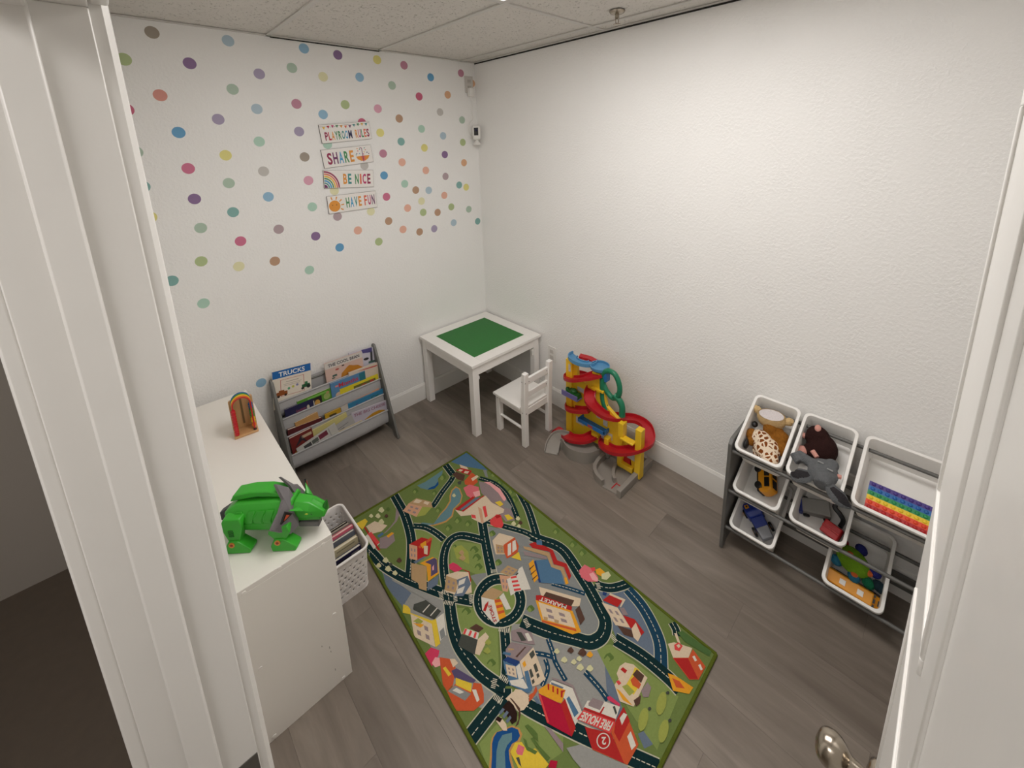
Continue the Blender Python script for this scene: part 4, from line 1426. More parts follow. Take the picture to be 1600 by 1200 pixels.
m.build('lift_tray', GB_, gr, bevel=0.001)
m = MB(o)
m.box((-0.2535, -1.262, 0.204), (0.002, 0.035, 0.016))
m.build('logo_plate', M('logo_red', (180, 70, 66), rough=0.4), gr, bevel=0.003)
ring = [at(u, v, x=-0.19) for u, v in ((951, 579), (960, 584), (966, 595), (968.5, 608), (966, 619), (958, 622), (950, 614), (944, 603), (941, 591), (944, 582))]
m = MB(o)
m.tube(smooth_path(ring + [ring[0]], 3)[:-1], 0.0155, 10, close=True)
m.build('handle_ring', GG_, gr)
m = MB(o)
m.tube(smooth_path([at(u, v, x=-0.19) for u, v in ((942, 590), (942, 610), (943, 625), (948, 640))]), 0.019, 10)
m.build('handle_stem', GG_, gr)
m = MB(o)
m.tube(smooth_path([at(u, v, x=-0.19) for u, v in ((960, 617), (968, 626), (972, 636), (972, 650))]), [0.0185] * 16, 10)
m.build('handle_tube', GG_, gr)
m = MB(o)
m.span((-0.268, -1.175, 0.332), (-0.215, -1.052, 0.340))
m.span((-0.268, -1.175, 0.340), (-0.262, -1.052, 0.366))
m.build('side_platform', GPU, gr, bevel=0.002)
m = MB(o)
m.hull([(-0.260, -1.172, 0.341), (-0.216, -1.172, 0.341), (-0.260, -1.075, 0.341), (-0.216, -1.075, 0.341), (-0.258, -1.165, 0.365), (-0.218, -1.165, 0.365), (-0.258, -1.09, 0.372), (-0.218, -1.09, 0.372)])
m.ball((-0.238, -1.125, 0.374), (0.02, 0.022, 0.016), 12)
m.ball((-0.238, -1.078, 0.366), (0.014, 0.014, 0.014), 10)
m.build('platform_gear', GDG, gr)
# grey approach ramp and base
m = MB(o)
pth = smooth_path([(-0.405, -1.085, 0.006), (-0.355, -1.060, 0.035), (-0.305, -1.062, 0.058), (-0.285, -1.115, 0.062), (-0.315, -1.185, 0.062), (-0.290, -1.255, 0.062), (-0.225, -1.285, 0.062)])
rs = []
for i, p in enumerate(pth):
    d = pth[min(i + 1, len(pth) - 1)] - pth[max(i - 1, 0)]
    d.z = 0
    s = d.normalized().cross(Vector((0, 0, 1)))
    wv = 0.044
    a, b = p - s * wv, p + s * wv
    rs.append([(a.x, a.y, 0), (a.x, a.y, p.z + 0.014), (a.x + s.x * .006, a.y + s.y * .006, p.z + 0.014), (a.x + s.x * .008, a.y + s.y * .008, p.z),
               (b.x - s.x * .008, b.y - s.y * .008, p.z), (b.x - s.x * .006, b.y - s.y * .006, p.z + 0.014), (b.x, b.y, p.z + 0.014), (b.x, b.y, 0)])
m.rings(rs)
m.build('entry_ramp', GGY, gr, smooth=30)
m = MB(o)
m.prism([(-0.33, -1.345), (-0.375, -1.385), (-0.395, -1.46), (-0.385, -1.545), (-0.065, -1.56), (-0.065, -1.49), (-0.17, -1.49), (-0.17, -1.35), (-0.22, -1.33)], 0.0, 0.005, 'z')
m.build('base_plate', GGY, gr)
m = MB(o)
m.sweep(smooth_path([(-0.215, -1.338, 0.0), (-0.28, -1.342, 0), (-0.335, -1.36, 0), (-0.372, -1.40, 0), (-0.388, -1.455, 0)]), [(-0.010, 0), (-0.010, 0.042), (0.010, 0.042), (0.010, 0)])
m.build('curved_rail', GGY, gr, smooth=30)
m = MB(o)
m.sweep(smooth_path([(-0.225, -1.43, 0.0), (-0.27, -1.445, 0), (-0.31, -1.47, 0), (-0.325, -1.49, 0)]), [(-0.008, 0), (-0.008, 0.034), (0.008, 0.034), (0.008, 0)])
m.build('curved_rail', GGY, gr, smooth=30)
m = MB(o)
m.span((-0.395, -1.572, 0), (-0.060, -1.545, 0.045))
m.span((-0.080, -1.545, 0), (-0.060, -1.49, 0.045))
m.build('base_bar', GGY, gr, bevel=0.003)
for y in (-1.345, -1.43):
    m = MB(o)
    m.span((-0.205, y - 0.018, 0.010), (-0.18, y + 0.018, 0.085))
    m.build('leg', GGY, gr, bevel=0.002)
m = MB(o)
m.box((-0.345, -1.50, 0.0058), (0.055, 0.006, 0.001), T=None)
m.box((-0.325, -1.525, 0.0058), (0.006, 0.04, 0.001))
m.build('arrow_mark', GR_, gr)
m = MB(o)
pts = []
for i in range(9):
    a = rad(20 + 140 * i / 8)
    pts.append((-1.012 - 0.05 * math.cos(a), 0.055 * math.sin(a)))
m.prism([(-0.955, 0.0)] + pts[::-1] + [(-1.07, 0.0)], -0.27, -0.225, 'x')
m.build('arch', GR_, gr, bevel=0.003)

# ------------------------------------------------------------------ bin rack by the right wall
RKY0, RKY1 = -2.048, -2.872
RKG = M('rack_grey', (98, 97, 94), rough=0.45, var=0.04)
rk = thing('toy_rack', 'grey toy organiser rack holding tilted white bins against the right wall', 'rack', (-0.16, (RKY0 + RKY1) / 2, 0))
o = rk.location
for ya in (RKY0, RKY1 + 0.015):
    m = MB(o)
    m.prism([(-0.305, 0.004), (-0.298, 0.0), (-0.275, 0.0), (-0.262, 0.022), (-0.062, 0.022), (-0.05, 0), (-0.018, 0), (-0.018, 0.575), (-0.285, 0.575), (-0.305, 0.555)], ya, ya - 0.015, 'y')
    m.build('side_panel', RKG, rk, bevel=0.002)
RROWS = [0.543, 0.338, 0.142]
for zr in RROWS:
    for x_, dz, r_ in ((-0.286, -0.028, 0.0075), (-0.058, 0.088, 0.0075)):
        m = MB(o)
        m.tube([(x_, RKY0 - 0.015, zr + dz), (x_, RKY1 + 0.015, zr + dz)], r_, 10)
        m.build('rail', RKG, rk)
m = MB(o)
m.span((-0.034, RKY1 + 0.015, 0.30), (-0.020, RKY0 - 0.015, 0.36))
m.build('back_board', RKG, rk)
m = MB(o)
m.span((-0.034, RKY1 + 0.015, 0.06), (-0.020, RKY0 - 0.015, 0.12))
m.build('back_board', RKG, rk)
SLP = Vector((0.26, 0, 0.14)).normalized()
WID = Vector((0, -1, 0))
NRM = WID.cross(SLP)
BIN_L, BIN_D = 0.298, 0.122
BINM = {}


def bin_mesh(wd):
    if wd in BINM:
        return BINM[wd]
    m = MB()
    L = BIN_L
    sec = [(wd - 0.030, L - 0.04, 0.016, -BIN_D), (wd - 0.010, L - 0.014, 0.022, -0.012), (wd - 0.009, L - 0.013, 0.022, -0.010), (wd + 0.002, L + 0.002, 0.026, -0.010), (wd + 0.003, L + 0.003, 0.026, -0.002), (wd, L, 0.026, 0.002), (wd - 0.020, L - 0.020, 0.020, 0.002), (wd - 0.023, L - 0.024, 0.019, -0.003),
           (wd - 0.038, L - 0.048, 0.014, -BIN_D + 0.0025)]
    m.rings([[(a, b, z) for a, b in rrect(w_, l_, r_, 5)] for w_, l_, r_, z in sec])
    BINM[wd] = m.mesh('bin_shell', WPLAST, 50)
    return BINM[wd]


def bin_matrix(zr, yc):
    front = Vector((-0.300, yc, zr))
    c = front + SLP * (BIN_L / 2)
    B = Matrix((WID, SLP, NRM)).transposed().to_4x4()
    return Matrix.Translation(c) @ B


def toy_bin(zr, ya, yb, label):
    mt = bin_matrix(zr, (ya + yb) / 2)
    t = thing('storage_bin', label, 'bin', group='white bins in the toy rack', matrix=mt)
    place(bin_mesh(round(abs(ya - yb) - 0.004, 3)), 'bin_shell', t, (0, 0, 0))
    return mt @ Matrix.Translation((0, 0, -BIN_D + 0.0026))


B11 = toy_bin(RROWS[0], -2.066, -2.254, 'small white bin holding the giraffe puppet, top rack row')
B12 = toy_bin(RROWS[0], -2.264, -2.456, 'small white bin holding mole and donkey plush toys, top rack row')
B13 = toy_bin(RROWS[0], -2.476, -2.856, 'wide white bin holding the rainbow popper, top rack row')
B21 = toy_bin(RROWS[1], -2.074, -2.262, 'white bin with a stubby yellow toy bus, middle rack row')
B22 = toy_bin(RROWS[1], -2.294, -2.488, 'white bin holding a red block and vehicle pieces, middle rack row')
B31 = toy_bin(RROWS[2], -2.074, -2.262, 'white bin holding the blue toy truck, bottom rack row')
B32 = toy_bin(RROWS[2], -2.428, -2.622, 'white bin holding turtle plush and long yellow bus, bottom rack row')


def TL(x, y, z, rz=0, rx=0, ry=0):
    return Matrix.Translation((x, y, z)) @ Matrix.Rotation(rad(rz), 4, 'Z') @ Matrix.Rotation(rad(rx), 4, 'X') @ Matrix.Rotation(rad(ry), 4, 'Y')


def plush(name, col, var=0.18):
    return M(name, col, rough=0.95, var=var, scale=90, bump=0.004, bscale=260, spec=0.15)


# giraffe hand puppet
def giraffe_print():
    m = M('giraffe_print', (226, 212, 190), rough=0.9, spec=0.15, var=0.03, bump=0.002, bscale=300)
    nt = m.node_tree
    b = nt.nodes['Principled BSDF']
    tc = nt.nodes.new('ShaderNodeTexCoord')
    v = nt.nodes.new('ShaderNodeTexVoronoi')
    v.feature = 'DISTANCE_TO_EDGE'
    v.inputs['Scale'].default_value = 60
    nt.links.new(tc.outputs['Object'], v.inputs['Vector'])
    r = nt.nodes.new('ShaderNodeMapRange')
    r.inputs['From Min'].default_value = 0.13
    r.inputs['From Max'].default_value = 0.17
    nt.links.new(v.outputs['Distance'], r.inputs['Value'])
    mx = nt.nodes.new('ShaderNodeMix')
    mx.data_type = 'RGBA'
    nt.links.new(r.outputs[0], mx.inputs[0])
    mx.inputs[6].default_value = rgb((226, 208, 184))
    mx.inputs[7].default_value = rgb((122, 66, 26))
    nt.links.new(mx.outputs[2], b.inputs['Base Color'])
    return m


gp = thing('giraffe_puppet', 'brown and cream giraffe hand puppet lying in the top left bin', 'plush toy', matrix=B11 @ TL(0, 0.004, 0.004) @ Matrix.Diagonal((1.0, 1.12, 1.2, 1)))
m = MB()
m.ball((0.012, -0.060, 0.055), (0.052, 0.045, 0.032), 16)
m.ball((-0.020, -0.030, 0.050), (0.048, 0.035, 0.032), 16)
m.ball((0.035, -0.095, 0.058), (0.035, 0.03, 0.022), 14)
m.ball((0.0, -0.05, 0.025), (0.05, 0.06, 0.025), 14)
m.build('body', giraffe_print(), gp, remesh=0.004, subsmooth=3)
m = MB()
for p, r in (((-0.060, -0.030, 0.052), 0.024), ((-0.052, -0.055, 0.048), 0.018), ((0.048, 0.000, 0.050), 0.034), ((0.060, -0.035, 0.048), 0.026), ((0.0, 0.018, 0.060), 0.03), ((0.03, 0.02, 0.05), 0.026), ((0.02, -0.012, 0.030), 0.04)):
    m.ball(p, r, 14)
m.build('mane', plush('mane_brown', (138, 88, 30), 0.35), gp, remesh=0.004, subsmooth=2)
hm = plush('muzzle_beige', (206, 176, 128), 0.1)
m = MB()
T = TL(-0.006, 0.052, 0.072, 8, -18)
prof = [(0.030, -0.03), (0.047, -0.012), (0.052, 0.010), (0.049, 0.024), (0.044, 0.025), (0.040, 0.012), (0.026, -0.012), (0.0, -0.020)]
rs = []
for r, z in prof:
    rs.append([(max(r, 1e-4) * 1.1 * math.cos(2 * PI * i / 28), max(r, 1e-4) * 0.72 * math.sin(2 * PI * i / 28), z) for i in range(28)])
m.rings(rs[:5], cap=False, T=T)
m.build('muzzle', hm, gp)
m = MB()
m.rings(rs[3:], T=T)
m.build('lining', plush('lining_white', (214, 206, 206), 0.08), gp)
for s in (-1, 1):
    m = MB()
    m.tube([(s * 0.045 - 0.006, 0.062, 0.074), (s * 0.068 - 0.006, 0.072, 0.078), (s * 0.074 - 0.004, 0.070, 0.092)], [0.012, 0.016, 0.008], 12)
    m.build('ear', hm, gp)
m = MB()
m.ball((-0.062, 0.012, 0.062), (0.013, 0.013, 0.010), 12)
m.build('eye', BLACK, gp)
m = MB()
m.ball((-0.066, -0.075, 0.05), (0.010, 0.022, 0.018), 12)
m.build('hoof', BLACK, gp)
m = MB()
m.hull([(0.015, -0.118, 0.058), (0.06, -0.10, 0.056), (0.065, -0.125, 0.05), (0.03, -0.132, 0.05), (0.02, -0.118, 0.066), (0.058, -0.104, 0.064)])
m.build('cuff', plush('cuff_cream', (204, 190, 178), 0.15), gp, bevel=0.003)

# brown mole plush
mo = thing('mole_plush', 'dark brown mole plush with pink paws in the second bin', 'plush toy', matrix=B12 @ TL(-0.012, 0.042, 0) @ Matrix.Diagonal((1.18, 1.15, 1.2, 1)))
m = MB()
m.ball((0.0, 0.0, 0.050), (0.048, 0.055, 0.046), 18)
m.ball((-0.018, 0.030, 0.072), (0.036, 0.036, 0.034), 16)
m.ball((-0.036, 0.012, 0.075), (0.020, 0.020, 0.02), 12)
m.ball((-0.030, -0.030, 0.06), (0.022, 0.026, 0.02), 12)
m.build('body', plush('mole_brown', (46, 26, 24)), mo, remesh=0.004, subsmooth=3)
PK = plush('plush_pink', (206, 150, 138), 0.08)
m = MB()
m.ball((-0.020, 0.040, 0.106), (0.010, 0.014, 0.007), 12)
m.build('ear', PK, mo)
m = MB()
m.ball((-0.056, 0.008, 0.076), (0.009, 0.011, 0.010), 12)
m.build('nose', PK, mo)
m = MB()
m.ball((-0.046, -0.044, 0.066), (0.017, 0.018, 0.012), 12)
m.ball((-0.058, -0.054, 0.066), (0.008, 0.008, 0.008), 10)
m.ball((-0.044, -0.064, 0.068), (0.008, 0.008, 0.008), 10)
m.build('paw', PK, mo, remesh=0.003, subsmooth=2)

# grey donkey plush
dk = thing('donkey_plush', 'grey long-eared donkey plush hanging over the edge of the second bin', 'plush toy', matrix=B12 @ TL(-0.002, 0.008, 0.032) @ Matrix.Diagonal((1.1, 1.08, 1.05, 1)))
m = MB()
m.ball((0.022, -0.092, 0.098), (0.046, 0.050, 0.032), 18)
m.ball((0.040, -0.052, 0.100), (0.022, 0.022, 0.018), 14)
m.tube([(0.0, -0.082, 0.098), (-0.030, -0.070, 0.092), (-0.058, -0.060, 0.088), (-0.070, -0.072, 0.090), (-0.050, -0.090, 0.090)], [0.02, 0.019, 0.017, 0.016, 0.015], 12)
m.tube([(0.03, -0.12, 0.1), (0.03, -0.145, 0.108)], [0.034, 0.024], 12)
m.build('body', plush('donkey_grey', (98, 100, 102)), dk, remesh=0.004, subsmooth=3)
EARM = plush('donkey_ear_grey', (92, 94, 96))
EIN = plush('donkey_ear_inside', (48, 46, 48))
for s, pts in ((-1, [(0.0, -0.120, 0.108), (-0.022, -0.140, 0.112), (-0.046, -0.152, 0.106), (-0.062, -0.150, 0.100)]),
               (1, [(0.046, -0.130, 0.112), (0.070, -0.150, 0.108), (0.094, -0.162, 0.100), (0.116, -0.166, 0.090)])):
    m = MB()
    m.tube(smooth_path(pts, 4), [0.012, 0.016, 0.020, 0.023, 0.025, 0.026, 0.026, 0.024, 0.022, 0.018, 0.013, 0.009, 0.004], 12, flat=0.35)
    eo = m.build('ear', EARM, dk)
    m = MB()
    m.tube([Vector(p) + Vector((0, 0.002, 0.0055)) for p in smooth_path(pts, 4)][2:], [0.008, 0.012, 0.015, 0.017, 0.018, 0.018, 0.016, 0.013, 0.010, 0.006, 0.003], 10, flat=0.25)
    m.build('ear_lining', EIN, eo)
for x_, y_ in ((0.012, -0.075), (0.042, -0.088)):
    m = MB()
    m.box((x_, y_, 0.131), (0.018, 0.005, 0.003), T=None)
    m.build('eyelid', plush('donkey_lid', (150, 150, 150)), dk, bevel=0.001)
m = MB()
m.tube([(-0.004, -0.052, 0.110), (-0.022, -0.036, 0.112)], [0.008, 0.009], 10)
m.build('hoof', PK, dk)
m = MB()
m.tube([(0.058, -0.085, 0.105), (0.072, -0.082, 0.1)], [0.007, 0.008], 10)
m.build('hoof', PK, dk)

# rainbow popper
rp = thing('rainbow_popper', 'rainbow striped silicone bubble popper standing in the wide bin', 'toy', matrix=B13 @ TL(0.0, -0.117, 0.060, 0, 14))
PC = [(170, 24, 28), (214, 66, 30), (222, 190, 40), (30, 132, 78), (24, 92, 160), (64, 44, 124)]
for i, c in enumerate(PC):
    m = MB()
    m.box((0, 0.010 + 0.0165 * i, 0.004), (0.30, 0.0165, 0.007))
    for j in range(14):
        m.ball((-0.137 + 0.021 * j, 0.010 + 0.0165 * i, 0.0075), (0.0072, 0.0068, 0.004), 8)
    m.build('stripe', M('popper_%d' % i, c, rough=0.5, var=0.04), rp)


def wheel(parent, p, r, wd, rim=None):
    m = MB()
    m.lathe([(0, -wd / 2), (r * 0.85, -wd / 2), (r, -wd / 3), (r, wd / 3), (r * 0.85, wd / 2), (0, wd / 2)], 16, T=Matrix.Translation(p) @ Matrix.Rotation(PI / 2, 4, 'X'))
    wo_ = m.build('wheel', BLACK, parent)
    if rim:
        m = MB()
        m.lathe([(0, -wd / 2 - 0.001), (r * 0.5, -wd / 2 - 0.001), (r * 0.5, wd / 2 + 0.001), (0, wd / 2 + 0.001)], 14, T=Matrix.Translation(p) @ Matrix.Rotation(PI / 2, 4, 'X'))
        m.build('hub', rim, wo_)


BUSY = M('bus_yellow', (226, 152, 24), rough=0.4, var=0.04)
# stubby bus
bs = thing('toy_bus', 'small yellow and black toy bus leaning in the middle rack row', 'toy bus', matrix=B21 @ TL(-0.022, -0.02, 0.036, -72, -62) @ Matrix.Scale(1.2, 4))
m = MB()
m.hull([(-0.048, y, z) for y, z in ((-0.024, 0.006), (0.024, 0.006), (-0.021, 0.056), (0.021, 0.056))] + [(0.040, y, z) for y, z in ((-0.024, 0.006), (0.024, 0.006), (-0.021, 0.056), (0.021, 0.056))] + [(0.052, y, z) for y, z in ((-0.02, 0.01), (0.02, 0.01), (-0.018, 0.036), (0.018, 0.036))])
m.build('body', BUSY, bs, bevel=0.005, seg=3)
for s in (-1, 1):
    for x_ in (-0.021, 0.018):
        m = MB()
        m.box((x_, s * 0.0225, 0.040), (0.034, 0.004, 0.018))
        m.build('window', BLACK, bs, bevel=0.001)
    for x_ in (-0.038, 0.036):
        m = MB()
        m.box((x_, s * 0.0248, 0.018), (0.009, 0.002, 0.008))
        m.build('lamp', M('bus_dark', (70, 60, 40), rough=0.4), bs)
for x_ in (-0.018, 0.02):
    m = MB()
    m.box((x_, 0, 0.0565), (0.030, 0.024, 0.003))
    m.build('roof_panel', BLACK, bs, bevel=0.001)
for x_ in (-0.030, 0.030):
    for s in (-1, 1):
        wheel(bs, (x_, s * 0.023, 0.008), 0.013, 0.010)
m = MB()
m.span((-0.05, -0.02, 0.0), (0.05, 0.02, 0.008))
m.build('chassis', BLACK, bs, bevel=0.002)

# bits in the second middle bin
pt = thing('toy_wagon', 'grey toy wagon with a blue front in the middle rack row', 'toy', matrix=B22 @ TL(-0.030, -0.015, 0.010, 18, 10))
m = MB()
m.hull([(-0.05, y, z) for y, z in ((-0.03, 0.005), (0.03, 0.005), (-0.026, 0.045), (0.026, 0.045))] + [(0.05, y, z) for y, z in ((-0.032, 0.005), (0.032, 0.005), (-0.03, 0.060), (0.03, 0.060))])
m.build('body', M('wagon_grey', (128, 126, 122), rough=0.5), pt, bevel=0.005)
m = MB()
m.hull([(-0.070, -0.032, 0.004), (-0.070, 0.032, 0.004), (-0.048, -0.032, 0.004), (-0.048, 0.032, 0.004), (-0.060, -0.028, 0.034), (-0.060, 0.028, 0.034), (-0.046, -0.028, 0.046), (-0.046, 0.028, 0.046)])
m.build('nose', M('wagon_blue', (50, 60, 128), rough=0.45), pt, bevel=0.003)
for x_ in (-0.035, 0.035):
    for s in (-1, 1):
        wheel(pt, (x_, s * 0.033, 0.012), 0.012, 0.010)
rb = thing('toy_block', 'shiny red toy block with a raised lip in the middle rack row', 'toy block', matrix=B22 @ TL(0.040, -0.075, 0.030, -14, 16))
m = MB()
m.hull([(x_, y_, 0) for x_ in (-0.032, 0.032) for y_ in (-0.028, 0.028)] + [(x_, y_, 0.030) for x_ in (-0.030, 0.030) for y_ in (-0.026, 0.026)])
m.build('body', M('block_red', (176, 14, 22), rough=0.3), rb, bevel=0.003)
m = MB()
m.box((0, 0.0, 0.032), (0.060, 0.006, 0.006))
m.build('lip', M('block_red', (176, 14, 22)), rb, bevel=0.001)
m = MB()
m.span((-0.030, -0.026, -0.022), (0.030, 0.026, 0.0))
m.build('foot', M('block_dark', (60, 16, 18), rough=0.5), rb, bevel=0.002)
st = thing('toy_track', 'looped black plastic track piece in the middle rack row', 'toy', matrix=B22 @ TL(0.0, 0.0, 0))
m = MB()
m.tube(smooth_path([(-0.05, 0.075, 0.05), (-0.02, 0.085, 0.06), (0.015, 0.075, 0.065), (0.035, 0.045, 0.06), (0.030, 0.015, 0.05), (0.050, 0.000, 0.045), (0.066, -0.02, 0.045), (0.062, -0.05, 0.045)]), 0.009, 8, flat=0.6)
m.build('track_loop', BLACK, st)
m = MB()
m.ball((-0.03, 0.085, 0.045), (0.022, 0.018, 0.02), 12)
m.build('track_end', BLACK, st)

# blue truck
tk = thing('toy_truck', 'blue toy truck with yellow badges in the bottom left bin', 'toy truck', matrix=B31 @ TL(-0.002, -0.035, 0.012, -42, 6) @ Matrix.Scale(0.88, 4))
TBL = M('truck_blue', (28, 52, 140), rough=0.42, var=0.05)
m = MB()
m.hull([(-0.085, y, z) for y, z in ((-0.04, 0.018), (0.04, 0.018), (-0.04, 0.062), (0.04, 0.062))] + [(-0.035, y, z) for y, z in ((-0.044, 0.018), (0.044, 0.018), (-0.042, 0.080), (0.042, 0.080))] + [(-0.01, y, z) for y, z in ((-0.04, 0.018), (0.04, 0.018), (-0.034, 0.070), (0.034, 0.070))])
m.build('cab', TBL, tk, bevel=0.006, seg=3)
m = MB()
m.hull([(-0.012, y, z) for y, z in ((-0.036, 0.018), (0.036, 0.018), (-0.034, 0.060), (0.034, 0.060))] + [(0.045, y, z) for y, z in ((-0.034, 0.018), (0.034, 0.018), (-0.030, 0.050), (0.030, 0.050))])
m.build('bed', TBL, tk, bevel=0.004)
m = MB()
m.hull([(0.035, y, z) for y, z in ((-0.032, 0.02), (0.032, 0.02), (-0.03, 0.058), (0.03, 0.058))] + [(0.085, y, z) for y, z in ((-0.03, 0.016), (0.03, 0.016), (-0.026, 0.046), (0.026, 0.046))])
m.build('tail_box', M('truck_grey', (140, 142, 148), rough=0.45), tk, bevel=0.003)
for y_ in (-0.022, 0.022):
    m = MB()
    TBD = Matrix.Translation((-0.062, y_, 0.0725)) @ Matrix.Rotation(-math.atan2(0.018, 0.05), 4, 'Y')
    m.box((0, 0, 0), (0.020, 0.020, 0.004), T=TBD)
    bo = m.build('badge', BUSY, tk, bevel=0.001)
    m = MB()
    m.box((0, 0, 0.0025), (0.008, 0.008, 0.002), T=TBD)
    m.build('badge_centre', BLACK, bo)
for x_ in (-0.055, 0.035):
    for s in (-1, 1):
        wheel(tk, (x_, s * 0.044, 0.018), 0.022, 0.014, BUSY)

# turtle plush and long bus
tt = thing('turtle_plush', 'green turtle plush with blue feet in the bottom right bin', 'plush toy', matrix=B32 @ TL(-0.016, -0.008, 0.072, -28, 6) @ Matrix.Scale(1.1, 4))
m = MB()
m.ball((0, 0, 0.022), (0.055, 0.042, 0.026), 18)
m.build('shell', plush('turtle_green', (104, 146, 32), 0.12), tt)
for p in ((-0.012, 0.004, 0.047), (0.050, 0.012, 0.028), (0.03, -0.03, 0.03)):
    m = MB()
    m.ball(p, (0.011, 0.011, 0.006), 10)
    m.build('patch', plush('turtle_orange', (200, 100, 50), 0.1), tt)
for p, c in (((-0.028, -0.042, 0.016), (44, 110, 140)), ((0.032, -0.036, 0.016), (44, 110, 140)), ((-0.056, 0.022, 0.016), (150, 28, 34)), ((0.055, 0.03, 0.02), (40, 44, 110)), ((0.064, -0.012, 0.012), (24, 96, 66)), ((-0.010, 0.052, 0.02), (36, 40, 100))):
    m = MB()
    m.ball(p, (0.020, 0.018, 0.016), 12)
    m.build('foot', plush('turtle_foot_%d_%d_%d' % c, c, 0.1), tt)
m = MB()
m.ball((0.088, 0.008, 0.012), (0.024, 0.018, 0.014), 12)
m.build('head', plush('turtle_head', (28, 44, 52), 0.1), tt)
lb = thing('long_toy_bus', 'long yellow toy school bus lying in the bottom right bin', 'toy bus', matrix=B32 @ TL(0.0, -0.080, 0.016, -2, 18) @ Matrix.Scale(1.08, 4))
m = MB()
m.hull([(-0.078, y, z) for y, z in ((-0.026, 0.012), (0.026, 0.012), (-0.022, 0.058), (0.022, 0.058))] + [(0.058, y, z) for y, z in ((-0.026, 0.012), (0.026, 0.012), (-0.022, 0.058), (0.022, 0.058))])
m.build('body', BUSY, lb, bevel=0.004)
m = MB()
m.hull([(0.056, y, z) for y, z in ((-0.024, 0.012), (0.024, 0.012), (-0.021, 0.050), (0.021, 0.050))] + [(0.080, y, z) for y, z in ((-0.021, 0.012), (0.021, 0.012), (-0.018, 0.036), (0.018, 0.036))])
m.build('hood', BUSY, lb, bevel=0.003)
for x_ in (-0.030, 0.022):
    m = MB()
    m.box((x_, 0.0, 0.0588), (0.018, 0.018, 0.002))
    m.build('roof_hatch', WPLAST, lb, bevel=0.0005)
for y_, w_ in ((-0.016, 0.008), (0.0, 0.014), (0.016, 0.008)):
    m = MB()
    m.box((0.0595, y_, 0.0525), (0.008, w_, 0.006))
    m.build('windscreen', BLACK, lb)
m = MB()
m.box((0.074, 0, 0.040), (0.008, 0.018, 0.003))
m.build('hood_vent', BLACK, lb)
m = MB()
m.span((-0.080, -0.0275, 0.008), (0.082, 0.0275, 0.013))
m.build('rub_rail', M('bus_rail', (50, 24, 20), rough=0.5), lb)
for x_ in (-0.05, 0.05):
    for s in (-1, 1):
        wheel(lb, (x_, s * 0.024, 0.010), 0.011, 0.008)

# ------------------------------------------------------------------ town-map play rug
RUGZ = 0.006
RQ = [at(729, 706, z=RUGZ), at(1119, 1022, z=RUGZ), at(902.6, 1455, z=RUGZ), at(545, 815, z=RUGZ)]
rug = thing('play_rug', 'green play rug printed with town roads and buildings on the floor', 'rug', (sum(p.x for p in RQ) / 4, sum(p.y for p in RQ) / 4, 0))
o = rug.location
PILE = dict(rough=0.95, spec=0.1, var=0.10, scale=140, bump=0.0012, bscale=700)
RC = dict(grass=(104, 120, 66), lawn=(124, 140, 78), deep=(76, 104, 58), lime=(148, 154, 76), grey=(128, 130, 128), lgrey=(144, 143, 138), road=(18, 44, 46), blue_road=(28, 62, 84), line=(196, 190, 170),
          edge=(184, 180, 158), water=(96, 128, 134), wdeep=(28, 74, 128), sand=(180, 136, 78), cream=(206, 186, 160), peach=(196, 150, 120), tan=(172, 142, 104), brown=(84, 60, 50),
          dbrown=(44, 28, 24), red=(168, 42, 40), crim=(168, 28, 54), orange=(190, 84, 50), amber=(214, 150, 44), yellow=(212, 182, 60), pink=(206, 104, 112), lpink=(222, 158, 158), rose=(206, 70, 70),
          purple=(84, 74, 104), slate=(100, 112, 128), steel=(78, 110, 138), navy=(40, 62, 110), white=(206, 200, 188), leaf=(86, 108, 54), dark=(70, 72, 66), mauve=(140, 124, 124), petal=(196, 192, 150), orchid=(196, 60, 90))
RK_ = list(RC)
body = MB(o)
n4 = 4
inset = []
cx_, cy_ = o.x, o.y
top = [Vector((p.x, p.y, RUGZ)) for p in RQ]
body.add([(p.x, p.y, 0.0005) for p in RQ] + top, [(0, 1, 2, 3), (7, 6, 5, 4), (0, 4, 5, 1), (1, 5, 6, 2), (2, 6, 7, 3), (3, 7, 4, 0)])
body.build('pile', M('rug_grass', RC['grass'], **PILE), rug)
EDGE = M('rug_binding', (82, 92, 30), rough=0.9, spec=0.1, var=0.15, scale=60, bump=0.001, bscale=500)
for i in range(4):
    a, b = top[i], top[(i + 1) % 4]
    m = MB(o)
    m.tube([a.lerp(b, k / 6) + Vector((0, 0, -0.0005)) for k in range(7)], 0.0062, 8, flat=0.75)
    m.build('binding', EDGE, rug)
pr = MB(o)
CL = []
c0 = Vector((o.x, o.y, 0))
for i in range(4):
    a, b = top[i], top[(i + 1) % 4]
    nrm = Vector((-(b - a).y, (b - a).x, 0)).normalized()
    if nrm.dot(c0 - a) < 0:
        nrm = -nrm
    CL.append((a + nrm * 0.004, nrm))


def clip(poly):
    for a, nn in CL:
        out = []
        for i in range(len(poly)):
            p, q = poly[i - 1], poly[i]
            dp, dq = (p - a).xy.dot(nn.xy), (q - a).xy.dot(nn.xy)
            if (dp < 0) != (dq < 0):
                out.append(p.lerp(q, dp / (dp - dq)))
            if dq >= 0:
                out.append(q)
        poly = out
        if len(poly) < 3:
            return None
    return poly


def ground(u, v):
    p = at(u, v, z=RUGZ)
    return Vector((p.x, p.y, RUGZ))


